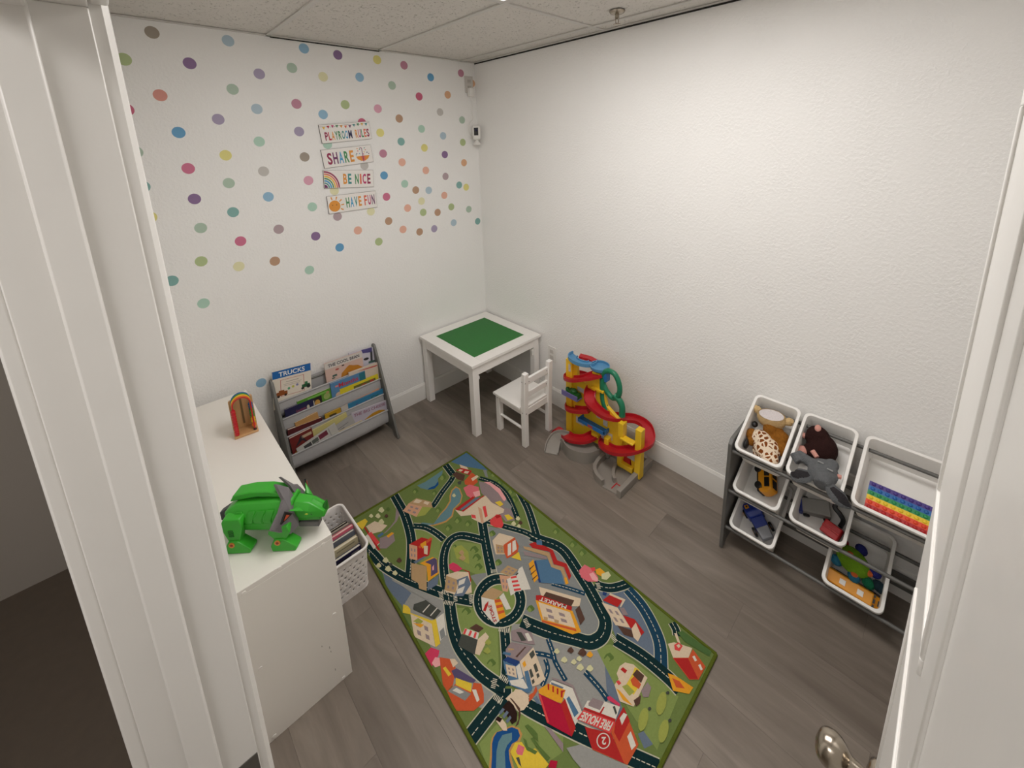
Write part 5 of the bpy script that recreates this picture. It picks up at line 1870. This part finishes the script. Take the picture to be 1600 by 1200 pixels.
ZOOMS = dict(A=(540, 700, 7.5), B=(680, 700, 7.5), C=(560, 820, 7.5), D=(700, 820, 7.5), E=(820, 820, 7.5), F=(920, 880, 6.0), G=(620, 950, 7.5), H=(740, 960, 7.5),
             I=(860, 980, 6.0), J=(730, 1050, 8.0), K=(830, 1050, 7.27), P=(0, 0, 1.0))


def pts(z, s):
    x0, y0, k = ZOOMS[z]
    out = []
    for t in s.split():
        a, b = t.split(',')
        out.append(ground(x0 + float(a) / k, y0 + float(b) / k))
    return out


FACES, SEQ = [], [0]


def face(poly, col, lay):
    poly = clip(poly)
    if not poly:
        return
    FACES.append((lay, SEQ[0], poly, col))


def area(z, s, col, lay=0):
    SEQ[0] += 1
    face(pts(z, s), col, lay)


def blob(z, x, y, r, col, lay=3, ry=None, n=12, wob=0.0):
    x0, y0, k = ZOOMS[z]
    SEQ[0] += 1
    ry = ry or r
    face([ground(x0 + (x + r * (1 + wob * math.sin(3 * t)) * math.cos(t)) / k, y0 + (y + ry * (1 + wob * math.cos(4 * t)) * math.sin(t)) / k) for t in (2 * PI * i / n for i in range(n))], col, lay)


def strip(path, w_, col, lay):
    k = len(path)
    for i in range(k - 1):
        def off(j):
            d = path[min(j + 1, k - 1)] - path[max(j - 1, 0)]
            nn = Vector((-d.y, d.x, 0)).normalized()
            return path[j] + nn * w_, path[j] - nn * w_
        a, b = off(i)
        c, d = off(i + 1)
        face([a, c, d, b], col, lay)


def road(s, w_=0.021, col='road', edge=True, dash=True, z='P', lay=3):
    path = smooth_path(pts(z, s), 5)
    SEQ[0] += 1
    if edge:
        strip(path, w_ + 0.0035, 'edge', 2)
    strip(path, w_, col, lay)
    if dash:
        acc, on_ = 0.0, True
        seg = [path[0]]
        for a, b in zip(path, path[1:]):
            L = (b - a).length
            t = 0.0
            step = 0.011
            while L - t > step - acc:
                t += step - acc
                acc = 0.0
                q = a.lerp(b, t / L)
                seg.append(q)
                if on_:
                    strip([seg[0], seg[-1]], 0.0013, 'line', lay + 1)
                step = 0.004 if on_ else 0.011
                on_ = not on_
                seg = [q]
            acc += L - t
            if acc > step:
                acc = 0


def zebra(a, b, w_=0.02, n=6, lay=5):
    """white bars side by side between two measured points"""
    SEQ[0] += 1
    a, b = ground(*a), ground(*b)
    d = (b - a)
    nn = Vector((-d.y, d.x, 0)).normalized() * 0.008
    for i in range(n):
        p, q = a + d * ((i + 0.15) / n), a + d * ((i + 0.65) / n)
        face([p + nn, q + nn, q - nn, p - nn], 'line', lay)


def bush(z, x, y, r, lay=2):
    blob(z, x, y, r, 'leaf', lay, r * 0.8, 9, 0.18)
    blob(z, x - r * 0.3, y + r * 0.4, r * 0.55, 'lawn', lay + 1, None, 8, 0.2)


# ground colours
area('P', '762,822 800,830 838,842 868,852 884,864 900,890 920,925 940,962 943,980 925,1000 900,996 862,986 815,968 818,930 800,905 775,896', 'grey')
area('P', '800,975 822,975 860,988 905,1002 932,1006 945,1030 950,1060 958,1100 985,1180 900,1145 860,1120 830,1090 800,1070 795,1010', 'lgrey')
area('P', '935,925 975,922 1000,952 1018,985 1026,1015 1030,1038 1000,1020 962,995', 'slate')
area('P', '590,880 650,920 692,935 702,970 712,1010 735,1035 790,1080 762,1110 720,1095 690,1040 650,970 615,930', 'lgrey')
area('P', '730,700 760,718 762,735 722,728 700,720', 'steel')
area('P', '748,752 772,757 792,778 803,800 812,812 790,815 770,790 752,770', 'mauve')
area('P', '735,900 770,888 776,895 745,915', 'grey')
area('P', '945,1040 960,1045 970,1100 985,1150 960,1120 948,1080', 'slate')
area('C', '160,440 280,560 330,740 500,1000 620,1200 560,1200 430,1010 170,580', 'deep')
area('C', '290,560 380,620 620,800 520,960 400,820 320,700', 'slate')
area('I', '820,1000 900,960 960,1100 880,1140', 'slate')
area('D', '30,200 100,190 370,230 460,560 330,580 30,460', 'lawn', 1)
area('D', '60,260 160,240 240,320 250,460 100,400', 'lime', 2)
area('G', '680,0 900,0 1180,230 1200,800 1030,700 800,560 720,260', 'lawn', 1)
area('C', '640,50 800,70 960,190 950,520 900,640 660,400', 'lawn', 1)
area('J', '150,900 380,640 620,560 720,500 1200,780 1200,1000 900,1200 250,1200', 'lawn', 1)
area('I', '430,200 560,160 1100,560 1200,650 1000,1150 820,900 640,620', 'lawn', 1)
for z, x, y, r in (('A', 820, 500, 34), ('A', 1045, 520, 32), ('A', 1090, 720, 36), ('A', 1140, 330, 36), ('B', 270, 840, 44), ('B', 160, 930, 42), ('B', 390, 880, 40), ('B', 40, 720, 36), ('B', 90, 340, 40),
                   ('B', 690, 300, 40), ('B', 760, 400, 44), ('B', 890, 500, 46), ('B', 930, 600, 46), ('D', 310, 290, 50), ('D', 340, 380, 50), ('D', 360, 490, 46), ('D', 590, 440, 44), ('D', 520, 100, 40),
                   ('D', 970, 980, 46), ('D', 220, 1010, 52), ('D', 80, 250, 22), ('E', 370, 70, 40), ('E', 570, 220, 46), ('E', 680, 320, 46), ('G', 810, 40, 46), ('G', 1110, 640, 52), ('J', 790, 700, 0.1),
                   ('I', 550, 280, 46), ('F', 190, 880, 46), ('H', 210, 560, 46)):
    bush(z, x, y, r)
# water
area('A', '840,440 930,400 1140,260 1130,310 1080,360 1090,430 1040,480 960,490 880,470', 'water', 2)
area('A', '960,490 1040,480 1090,430 1085,390 1050,440 980,470', 'wdeep', 3)
area('B', '-20,905 -170,880 -220,905 -230,920 -190,935 0,910 60,895 130,870 205,805 225,720 300,645 322,560 290,475 240,448 190,495 168,560 168,620 120,700 50,780', 'sand', 2)
area('B', '-20,890 -150,875 -200,905 -180,915 0,895 120,855 190,795 210,715 288,640 308,560 280,485 245,465 205,500 184,560 184,625 135,705 62,785', 'water', 3)
area('J', '350,760 480,700 560,670 650,700 690,780 660,870 590,920 550,990 560,1100 590,1210 270,1210 285,1050 290,900 310,820', 'sand', 2)
area('J', '370,755 480,720 560,692 635,722 660,800 630,860 560,900 520,980 530,1100 560,1210 300,1210 310,1050 310,900 330,820', 'wdeep', 3)
area('J', '440,790 560,760 560,850 500,920 470,1000 480,1210 360,1210 365,1000 390,880', 'water', 4)
# roads
road('613,769 621,783 630,799 637,818 642,838 643,856 642,880 640,906')
road('572,855 585,868 600,884 626,900 650,911 675,921 700,930 718,935 740,939')
road('577,862 577,878 578,894', 0.013)
road('700,928 703,947 705,963 709,985 717,1008 731,1029 748,1049 768,1065 788,1078', 0.022)
road('788,1076 786,1088 768,1110 740,1146 728,1162', 0.024)
road('806,1092 825,1105 855,1121 900,1143 950,1166 990,1184 1030,1202', 0.022)
road('788,978 790,1005 792,1035 790,1072', 0.018)
road('645,822 664,824 680,832 694,843', 0.015)
road('700,928 695,903 693,875 697,855 705,843 718,837 735,839 757,845', 0.019)
road('753,812 757,838 762,865 769,898', 0.021)
road('755,812 786,822 820,832 840,843', 0.014)
road('812,770 824,793 832,816 839,840', 0.018)
road('749,747 772,755 787,767 796,780 804,798 809,812', 0.014, edge=False)
road('695,725 708,742', 0.019)
road('708,745 704,752 691,769 680,786 675,792', 0.015)
road('830,838 848,845 866,851 880,860 891,874 905,896 921,921 937,951 946,972 942,992 930,1002 918,1004 900,999 873,992 853,986 828,976 815,970', 0.024)
road('981,921 1003,947 1020,977 1031,1007 1033,1042', 0.022, 'blue_road')
road('961,999 1003,1025 1043,1058 1062,1078', 0.022)
road('930,912 940,917 955,919 970,916 985,910', 0.018)
road('1050,973 1056,984 1058,994', 0.014)
road('862,912 890,920 914,928', 0.009, 'blue_road', edge=False)
road('856,998 864,1020 868,1035 884,1064', 0.009, 'blue_road', edge=False)
road('836,1021 850,1023 864,1027', 0.008, 'blue_road', edge=False)
road('852,1030 856,1047 847,1073', 0.008, 'blue_road', edge=False)
road('914,1050 925,1062 938,1077 950,1094', 0.010, 'blue_road', edge=False)
area('A', '600,640 640,760 600,860 480,990 440,1010 520,930 580,850', 'mauve', 2)
# roundabout
RX, RY = 780.7, 939
for rr, cc, ll in ((43.5, 'edge', 3), (41.5, 'road', 4), (26.5, 'edge', 5), (24.8, 'lawn', 6)):
    blob('P', RX, RY, rr * 0.97, cc, ll, rr * 1.0, 36)
ringp = [ground(RX + 33 * math.cos(t), RY + 34 * math.sin(t)) for t in (2 * PI * i / 60 for i in range(61))]
SEQ[0] += 1
for i in range(0, 60, 2):
    strip(ringp[i:i + 2], 0.0012, 'line', 5)
for a, b in (((691, 925), (707, 922)), ((694, 941), (709, 944)), ((688, 925), (691, 939)), ((711, 927), (712, 941)), ((735, 930), (737, 944)), ((779, 983), (796, 986)), ((767, 893), (777, 892)), ((820, 967), (826, 981)),
             ((770, 1076), (774, 1060)), ((781, 1056), (795, 1066)), ((772, 1088), (785, 1098)), ((955, 992), (963, 1004)), ((934, 911), (936, 921))):
    zebra(a, b)
# buildings
Q = 7
for z, c, s in (
    ('A', 'tan', '740,650 830,590 1000,630 1020,700 900,760'), ('A', 'peach', '670,740 740,650 900,690 830,810'), ('A', 'cream', '790,640 830,600 900,620 860,650'), ('A', 'cream', '910,650 930,625 985,640 960,670'), ('A', 'lime', '830,810 900,690 1010,700 930,790'),
    ('A', 'cream', '240,920 340,860 490,910 420,980 300,1010'), ('A', 'white', '230,1040 290,980 400,1120 330,1190'), ('A', 'mauve', '400,1060 560,1000 580,1090 480,1180 400,1180'), ('A', 'amber', '480,1030 540,990 570,1000 500,1055'), ('A', 'teal_' if False else 'steel', '370,1030 430,990 450,1010 390,1055'),
    ('A', 'red', '205,920 225,920 410,1200 380,1200'), ('A', 'rose', '255,1010 300,985 400,1110 370,1140'), ('A', 'yellow', '120,890 230,830 260,860 200,960'),
    ('B', 'steel', '300,110 390,60 540,160 620,210 560,240 480,190 400,180'), ('B', 'red', '240,260 310,235 430,270 400,320 330,300'), ('B', 'cream', '285,195 370,225 390,255 300,235'), ('B', 'cream', '290,250 330,260 300,280 270,268'), ('B', 'cream', '350,270 400,275 380,305 335,295'),
    ('B', 'brown', '200,310 250,280 350,320 330,390 260,370'), ('B', 'orange', '340,390 430,290 470,320 500,400 440,450 350,430'), ('B', 'cream', '420,360 490,320 510,340 440,390'),
    ('B', 'pink', '330,470 400,430 510,460 520,540 420,590 370,560'), ('B', 'lpink', '440,520 520,500 530,560 470,580'), ('B', 'dark', '260,400 310,385 300,430 270,430'),
    ('B', 'red', '230,720 440,570 470,580 270,740'), ('B', 'slate', '290,720 480,580 530,585 330,740'), ('B', 'red', '300,745 560,560 580,565 330,748'),
    ('B', 'cream', '230,725 330,750 540,590 590,560 660,640 810,720 800,760 720,790 550,890 430,830 420,790 300,800'), ('B', 'peach', '500,690 545,720 570,880 540,880'), ('B', 'rose', '555,690 590,680 615,800 585,820'), ('B', 'rose', '420,780 470,790 480,830 430,820'), ('B', 'mauve', '580,540 640,600 720,670 740,650 660,590 600,545'),
    ('B', 'lpink', '570,400 640,400 760,480 830,590 830,620 800,620 740,530 640,440'), ('B', 'yellow', '700,640 760,620 800,660 760,690'), ('B', 'yellow', '810,790 860,780 920,830 850,850'), ('B', 'grey', '810,640 830,600 900,690 890,720 800,700'), ('B', 'grey', '560,260 600,260 620,350 590,340'),
    ('B', 'rose', '640,850 720,780 770,790 800,900 780,940 700,930 650,900'), ('B', 'red', '700,800 750,780 770,810 720,830'),
    ('C', 'peach', '595,230 690,250 690,420 600,400'), ('C', 'red', '600,230 740,150 860,180 830,360 690,420 690,255'), ('C', 'orange', '700,260 850,150 870,170 720,280'), ('C', 'amber', '725,230 790,190 800,260 750,280'), ('C', 'cream', '765,250 815,250 810,355 770,340'),
    ('C', 'tan', '620,450 800,490 800,780 710,750 705,690 620,640'), ('C', 'slate', '640,440 780,370 790,380 680,455'), ('C', 'amber', '720,455 870,380 920,400 945,570 815,670 800,490'), ('C', 'purple', '780,440 890,390 920,410 930,560 850,610 850,470'), ('C', 'lpink', '865,500 885,470 885,530 868,540'), ('C', 'slate', '810,680 945,590 930,700 810,775'),
    ('C', 'lgrey', '390,640 1000,890 950,970 400,660'),
    ('G', 'dark', '200,-40 340,-90 520,40 440,140 190,20'), ('G', 'white', '300,50 380,-40 390,-35 310,58'), ('G', 'white', '390,90 470,0 480,5 400,97'), ('G', 'yellow', '70,60 75,-40 130,-20 160,20 160,60 410,150 460,130 510,420 455,465 410,190 150,75'), ('G', 'cream', '160,70 410,190 450,460 205,340'), ('G', 'lime', '190,160 250,120 310,160 280,190'), ('G', 'amber', '190,180 290,190 320,200 280,235'),
    ('G', 'white', '460,130 550,60 580,320 510,390'), ('G', 'grey', '500,280 550,230 570,330 520,375'),
    ('G', 'orchid', '330,540 400,465 500,500 490,560 410,690'), ('G', 'lpink', '410,650 450,580 510,590 510,680 450,700'), ('G', 'orange', '500,580 620,600 690,700 660,900 590,980 540,900'), ('G', 'yellow', '540,710 570,690 640,780 605,805'), ('G', 'purple', '640,740 700,710 930,850 900,880 680,830'), ('G', 'cream', '620,600 680,600 720,650 660,700'),
    ('G', 'orange', '590,985 690,890 880,960 900,880 990,890 1020,1010 1020,1110 900,1210 690,1210 620,1050'), ('G', 'yellow', '690,820 880,890 870,990 690,905'), ('G', 'grey', '600,980 680,910 870,1010 800,1090'), ('G', 'white', '650,970 700,940 790,990 740,1010'), ('G', 'white', '880,960 930,960 970,1080 940,1110'),
    ('G', 'dark', '715,440 760,310 950,370 915,555'), ('G', 'white', '770,300 800,240 965,295 945,375'), ('G', 'rose', '800,245 825,250 800,315 775,305'), ('G', 'rose', '860,265 885,275 860,335 835,325'), ('G', 'rose', '915,285 940,292 920,360 895,350'), ('G', 'brown', '850,240 930,190 1020,240 960,290'), ('G', 'cream', '950,370 1040,290 1080,340 970,560 915,540'),
    ('D', 'tan', '385,850 430,790 520,740 650,790 550,890'), ('D', 'white', '390,850 560,890 600,1120 550,1170 470,1090 400,1000'), ('D', 'amber', '540,880 620,870 680,1080 600,1120'), ('D', 'orange', '545,885 620,872 628,905 553,920'), ('D', 'orange', '562,950 637,935 646,965 571,985'), ('D', 'orange', '580,1020 655,1000 664,1030 589,1055'), ('D', 'white', '480,930 530,915 605,1130 550,1175'), ('D', 'red', '435,940 475,895 470,940 440,1020 410,1010'), ('D', 'white', '600,850 650,800 740,990 680,1000'),
    ('D', 'tan', '610,560 700,480 820,530 740,610'), ('D', 'peach', '600,590 740,610 700,790 640,780'), ('D', 'white', '690,640 740,620 790,800 735,835'), ('D', 'white', '730,605 810,590 860,780 770,790'), ('D', 'rose', '733,612 808,598 815,622 739,635'), ('D', 'rose', '745,660 822,648 829,672 751,685'), ('D', 'rose', '758,708 835,697 842,721 764,733'), ('D', 'rose', '770,755 850,745 856,768 776,782'), ('D', 'white', '800,600 830,520 870,490 970,760 860,770'), ('D', 'dark', '790,590 820,560 826,575 800,600'),
    ('D', 'cream', '520,190 600,100 780,150 660,240 670,350 560,350'), ('D', 'tan', '560,230 650,250 665,340 570,340'), ('D', 'orange', '650,240 780,150 830,250 815,330 690,400 660,330'), ('D', 'white', '700,235 740,210 740,350 700,370'), ('D', 'white', '755,200 790,180 805,290 755,330'), ('D', 'yellow', '740,385 830,320 860,425'),
    ('D', 'orchid', '10,470 60,445 110,470 170,520 90,565 20,520'), ('D', 'cream', '-20,590 110,550 240,560 270,680 280,800 100,830 -40,780'), ('D', 'tan', '-20,600 120,650 90,800 -40,770'), ('D', 'slate', '100,650 230,600 270,700 180,840 70,840 120,740'), ('D', 'white', '130,660 210,625 190,690 120,720'), ('D', 'white', '110,760 200,720 170,800 100,815'), ('D', 'red', '160,520 250,550 275,670 262,670 240,560'),
    ('E', 'red', '50,230 110,205 250,260 330,300 380,420 490,460 545,600 520,655 460,500 340,465 290,320 90,275'), ('E', 'tan', '-20,255 90,275 285,330 335,470 450,500 500,640 470,640 420,540 310,500 260,370 0,290'), ('E', 'mauve', '-20,310 260,380 250,410 0,360'), ('E', 'steel', '135,180 200,190 205,245 140,235'),
    ('E', 'steel', '130,420 270,410 310,500 420,540 465,700 190,685'), ('E', 'navy', '105,440 130,420 190,680 165,680'), ('E', 'amber', '45,460 100,410 160,630 110,680'), ('E', 'brown', '50,520 110,470 112,480 55,535'), ('E', 'brown', '68,580 128,530 130,540 72,595'), ('E', 'brown', '85,640 145,590 147,600 90,655'), ('E', 'amber', '460,625 490,620 515,690 480,705'),
    ('E', 'cream', '165,730 660,870 640,960 560,960 190,830'), ('E', 'brown', '250,790 580,890 540,970 210,850'), ('E', 'red', '130,830 185,828 555,965 545,1015 130,885'), ('E', 'amber', '125,885 560,1015 660,1260 560,1290 200,1140'), ('E', 'cream', '160,910 530,1030 595,1215 215,1110'), ('E', 'brown', '590,1000 640,950 705,1110 650,1180'), ('E', 'orange', '200,1120 600,1225 605,1255 205,1145'), ('E', 'tan', '220,1080 270,1090 265,1130 225,1120'), ('E', 'tan', '345,1110 400,1125 395,1165 350,1150'),
    ('E', 'pink', '635,540 700,470 790,520 860,620 855,670 740,670 660,620'), ('E', 'lpink', '755,580 800,560 860,640 850,670 790,650'), ('E', 'amber', '830,530 880,510 940,560 900,610 840,580'), ('E', 'petal', '900,580 980,550 1010,600 960,650 900,640'), ('E', 'rose', '770,510 820,500 830,540 790,550'),
    ('F', 'cream', '120,370 270,420 390,610 250,585'), ('F', 'red', '130,350 210,290 320,350 270,415'), ('F', 'cream', '190,300 200,285 345,345 330,370 300,420 290,410 315,355'), ('F', 'brown', '265,585 400,630 430,705 330,675'), ('F', 'red', '320,490 430,530 520,650 480,695 385,605'), ('F', 'cream', '400,620 440,560 490,680 460,740 420,700'), ('F', 'mauve', '290,425 330,420 370,490 320,490'), ('F', 'navy', '130,270 170,280 160,310 130,300'),
    ('F', 'cream', '740,760 800,745 970,800 935,890 790,890'), ('F', 'orange', '785,890 935,890 975,810 1095,975 1030,1095 940,1095'), ('F', 'red', '795,895 930,895 1025,1090 945,1090'), ('F', 'white', '970,880 990,870 1015,915 995,925'), ('F', 'white', '1025,960 1045,950 1068,1000 1050,1010'), ('F', 'rose', '800,770 840,745 880,780 850,830 805,815'), ('F', 'cream', '820,775 845,760 860,785 840,800'), ('F', 'cream', '800,660 825,660 860,760 830,740'), ('F', 'deep', '830,650 880,640 1150,830 1130,880 1000,800 900,740'),
    ('F', 'amber', '740,1035 800,1055 860,1090 980,1170 940,1230 790,1200'), ('F', 'orange', '780,1080 850,1110 900,1180 820,1170'),
    ('H', 'mauve', '440,200 560,160 680,220 720,360 640,350 450,310'), ('H', 'dark', '500,210 560,215 620,310 560,320'), ('H', 'white', '600,230 640,220 690,310 640,320'),
    ('H', 'mauve', '380,410 440,330 690,380 550,555 370,490'), ('H', 'tan', '400,400 460,405 480,420 410,430'), ('H', 'brown', '490,500 600,385 615,390 510,510'), ('H', 'navy', '345,540 400,500 545,560 495,612'), ('H', 'steel', '350,440 440,460 430,490 340,470'), ('H', 'steel', '345,545 495,612 540,570 590,740 640,900 690,870 680,900 640,930 420,830 400,740 360,640'), ('H', 'cream', '375,590 490,615 510,750 395,715'), ('H', 'cream', '540,560 700,390 840,760 760,830 690,850 620,680 590,740'), ('H', 'amber', '570,580 600,545 620,600 590,630'), ('H', 'white', '495,620 540,580 580,740 530,780'),
    ('H', 'dark', '650,660 675,640 705,730 672,755'), ('H', 'dark', '700,600 730,575 760,665 728,690'), ('H', 'dark', '680,780 705,760 718,800 690,828'), ('H', 'dark', '735,710 760,690 775,730 748,758'), ('H', 'dark', '650,470 700,420 720,480 680,530'), ('H', 'steel', '595,675 640,660 690,870 640,910'), ('H', 'white', '420,780 580,760 640,870 600,880 440,830'),
    ('H', 'cream', '490,880 560,890 640,950 650,1050 590,1110 520,1010 440,960'), ('H', 'orange', '730,840 750,900 690,990 650,1030 650,950 700,920'), ('H', 'slate', '700,990 740,960 790,1060 740,1050'),
    ('K', 'white', '210,130 240,100 470,190 580,470 500,610 380,310 200,170'), ('K', 'steel', '400,310 430,280 540,470 490,520'), ('K', 'slate', '225,120 300,150 370,180 350,200 230,160'), ('K', 'mauve', '235,65 430,130 480,160 590,430 575,440 465,180 240,85'),
    ('K', 'amber', '80,210 190,135 390,210 350,360 300,350 90,250'), ('K', 'red', '185,140 205,140 205,215 188,205'), ('K', 'red', '240,165 258,170 258,240 240,230'), ('K', 'red', '290,190 310,195 308,265 290,255'), ('K', 'red', '335,215 395,215 360,240 355,300 335,290'), ('K', 'crim', '80,250 340,370 460,740 180,585'), ('K', 'red', '335,368 385,310 505,640 460,740'), ('K', 'rose', '85,255 110,275 205,580 180,580'),
    ('K', 'white', '640,330 830,340 1010,400 960,545 590,425'), ('K', 'red', '590,425 605,405 960,540 950,575'), ('K', 'red', '770,480 820,400 835,405 790,490'), ('K', 'mauve', '650,360 700,300 830,345 780,440 650,390'), ('K', 'orchid', '860,290 900,280 1010,370 1000,400 870,320'), ('K', 'dark', '925,400 950,390 975,470 960,495'),
    ('K', 'red', '610,630 905,700 1065,1050 690,875'), ('K', 'orange', '905,690 1050,400 1220,830 1095,1060 1060,1050'), ('K', 'red', '960,560 1050,400 1120,560 1000,800 940,690'), ('K', 'rose', '515,540 595,435 960,575 895,705'), ('K', 'white', '1005,530 1050,470 1090,490 1030,610'), ('K', 'white', '1090,740 1130,680 1190,840 1140,895'), ('K', 'orange', '690,875 1065,1050 1090,1060 700,890'),
    ('I', 'cream', '600,545 640,490 620,440 650,370 700,335 780,355 910,480 780,750 650,700'), ('I', 'yellow', '770,440 790,380 830,400 830,560 780,640 700,560'), ('I', 'lime', '670,560 720,540 790,610 740,650'), ('I', 'amber', '615,580 650,600 770,740 680,690'), ('I', 'orange', '750,500 790,460 850,540 830,585 770,550'), ('I', 'brown', '770,450 810,400 880,460 850,530'), ('I', 'red', '655,400 680,380 720,410 700,440'), ('I', 'rose', '615,515 640,500 665,530 640,550'), ('I', 'mauve', '850,600 910,520 945,570 920,660 870,660'), ('I', 'brown', '780,690 850,640 840,720 800,750'),
    ('J', 'cream', '480,340 560,260 640,240 740,300 770,400 710,480 640,500'), ('J', 'dbrown', '480,400 520,360 580,420 625,520 620,620 560,660 500,560 430,460'), ('J', 'brown', '530,330 560,340 660,460 670,540 640,660 600,690 640,600 645,500 600,420'), ('J', 'slate', '395,515 445,455 470,475 420,540'), ('J', 'slate', '440,560 495,490 520,515 465,590'), ('J', 'slate', '480,620 535,550 555,580 505,650'), ('J', 'cream', '360,620 420,570 490,660 500,740 450,740'), ('J', 'dbrown', '350,600 380,560 440,590 410,640'),
    ('J', 'yellow', '680,880 760,1000 850,960 1020,1160 980,1210 640,1210 540,1010 600,890'), ('J', 'pink', '610,1000 640,910 720,950 690,1050 630,1040'), ('J', 'leaf', '700,830 740,860 760,940 880,1000 850,1040 740,980'), ('J', 'leaf', '720,680 760,660 830,720 880,780 890,880 800,780'), ('J', 'leaf', '790,840 830,820 900,930 1040,1080 1000,1120 880,960'), ('J', 'dark', '610,1080 650,1070 680,1200 640,1150'), ('J', 'crim', '1010,1200 1040,1110 1130,1120 1110,1210'), ('J', 'mauve', '960,680 1050,720 1200,900 1200,1010'),
    ('K', 'lgrey', '400,870 560,830 1100,1080 1100,1140 600,1140 480,1000'),
):
    area(z, s, c, Q)
    Q = Q + 0.03
    if c in ('cream', 'tan', 'peach', 'white') and len(s.split()) == 4:
        a_, b_, c_, d_ = pts(z, s)
        if (a_ - b_).length > 0.035 and (b_ - c_).length > 0.03:
            for iu in (0.2, 0.6):
                for iv in (0.25, 0.62):
                    quad = []
                    for du, dv in ((0, 0), (0.18, 0), (0.18, 0.2), (0, 0.2)):
                        u_, v_ = iu + du, iv + dv
                        quad.append((a_ * (1 - u_) + b_ * u_) * (1 - v_) + (d_ * (1 - u_) + c_ * u_) * v_)
                    face(quad, 'mauve', Q - 0.005)
Q2 = Q + 1
for z, x, y, r, c in (('C', 240, 480, 30, 'petal'), ('C', 320, 420, 34, 'petal'), ('C', 350, 520, 36, 'petal'), ('C', 430, 570, 30, 'petal'), ('C', 300, 500, 20, 'road'), ('C', 380, 470, 22, 'dark'), ('C', 480, 420, 30, 'brown'), ('A', 420, 730, 34, 'petal'), ('A', 380, 800, 30, 'petal'), ('A', 420, 870, 34, 'petal'), ('A', 300, 800, 24, 'petal'), ('A', 500, 720, 24, 'leaf'), ('A', 480, 800, 22, 'brown'),
                      ('I', 60, 230, 26, 'petal'), ('I', 130, 310, 30, 'petal'), ('I', 220, 330, 26, 'petal'), ('I', 280, 380, 34, 'petal'), ('I', 370, 390, 32, 'petal'), ('I', 300, 240, 40, 'brown'), ('I', 190, 220, 30, 'brown'), ('I', 370, 260, 30, 'amber'), ('I', 270, 300, 26, 'petal'), ('B', 970, 830, 26, 'petal'), ('B', 920, 890, 28, 'petal'), ('B', 1000, 880, 24, 'brown'), ('B', 220, 560, 22, 'petal'), ('B', 980, 920, 22, 'petal'),
                      ('H', 170, 330, 36, 'lime'), ('H', 160, 430, 40, 'lime'), ('D', 160, 330, 30, 'tan'), ('D', 170, 390, 36, 'tan')):
    blob(z, x, y, r, c, Q2, r * 0.9, 9, 0.22)
for x, y in ((1040, 720), (870, 870), (1060, 980)):
    SEQ[0] += 1
    x0, y0, k = ZOOMS['I']
    face([ground(x0 + (x + 45 * math.cos(t) - 0.35 * 110 * math.sin(t) * 0.5) / k, y0 + (y + 110 * math.sin(t)) / k) for t in (2 * PI * i / 14 for i in range(14))], 'lime', Q2)
    blob('I', x + 60, y - 100, 16, 'dark', Q2)
# fire house number ring and lettering (printed to be read from the far side)
blob('K', 820, 790, 78, 'white', Q2, 92, 24)
blob('K', 820, 790, 66, 'red', Q2 + 0.6, 80, 24)


rank, last = 0, None
for lay, sq, poly, col in sorted(FACES, key=lambda f: (f[0], f[1])):
    if (lay, sq) != last:
        rank += 1
        last = (lay, sq)
    pr.add([(p.x, p.y, RUGZ + 0.0003 + rank * 0.000006) for p in poly], [tuple(range(len(poly)))], RK_.index(col))
TEXTZ = RUGZ + 0.0004 + rank * 0.000006


def rug_word(z, word_, p0, p1, q0, col, bold=0.02):
    """p0 -> p1 is the base line, p0 -> q0 the height of the letters"""
    x0, y0, k = ZOOMS[z]
    a, b, c = (ground(x0 + p[0] / k, y0 + p[1] / k) for p in (p0, p1, q0))

    def fn(u, v):
        p = a + (b - a) * u + (c - a) * v
        return (p.x, p.y, TEXTZ)
    put_text(pr, word_, fn, RK_.index(col), bold)


rug_word('E', 'MARKET', (495, 950), (185, 850), (480, 995), 'white')
rug_word('K', 'FIRE HOUSE', (935, 580), (595, 455), (885, 680), 'white', 0.03)
rug_word('K', '2', (850, 745), (800, 745), (850, 835), 'white', 0.03)
rug_word('D', 'STORE', (575, 1140), (505, 940), (535, 1150), 'red')
tag(pr.build('printed_town', [M('rug_' + c, RC[c], **PILE) for c in RK_], rug, smooth=0), 'town map printed on the rug')
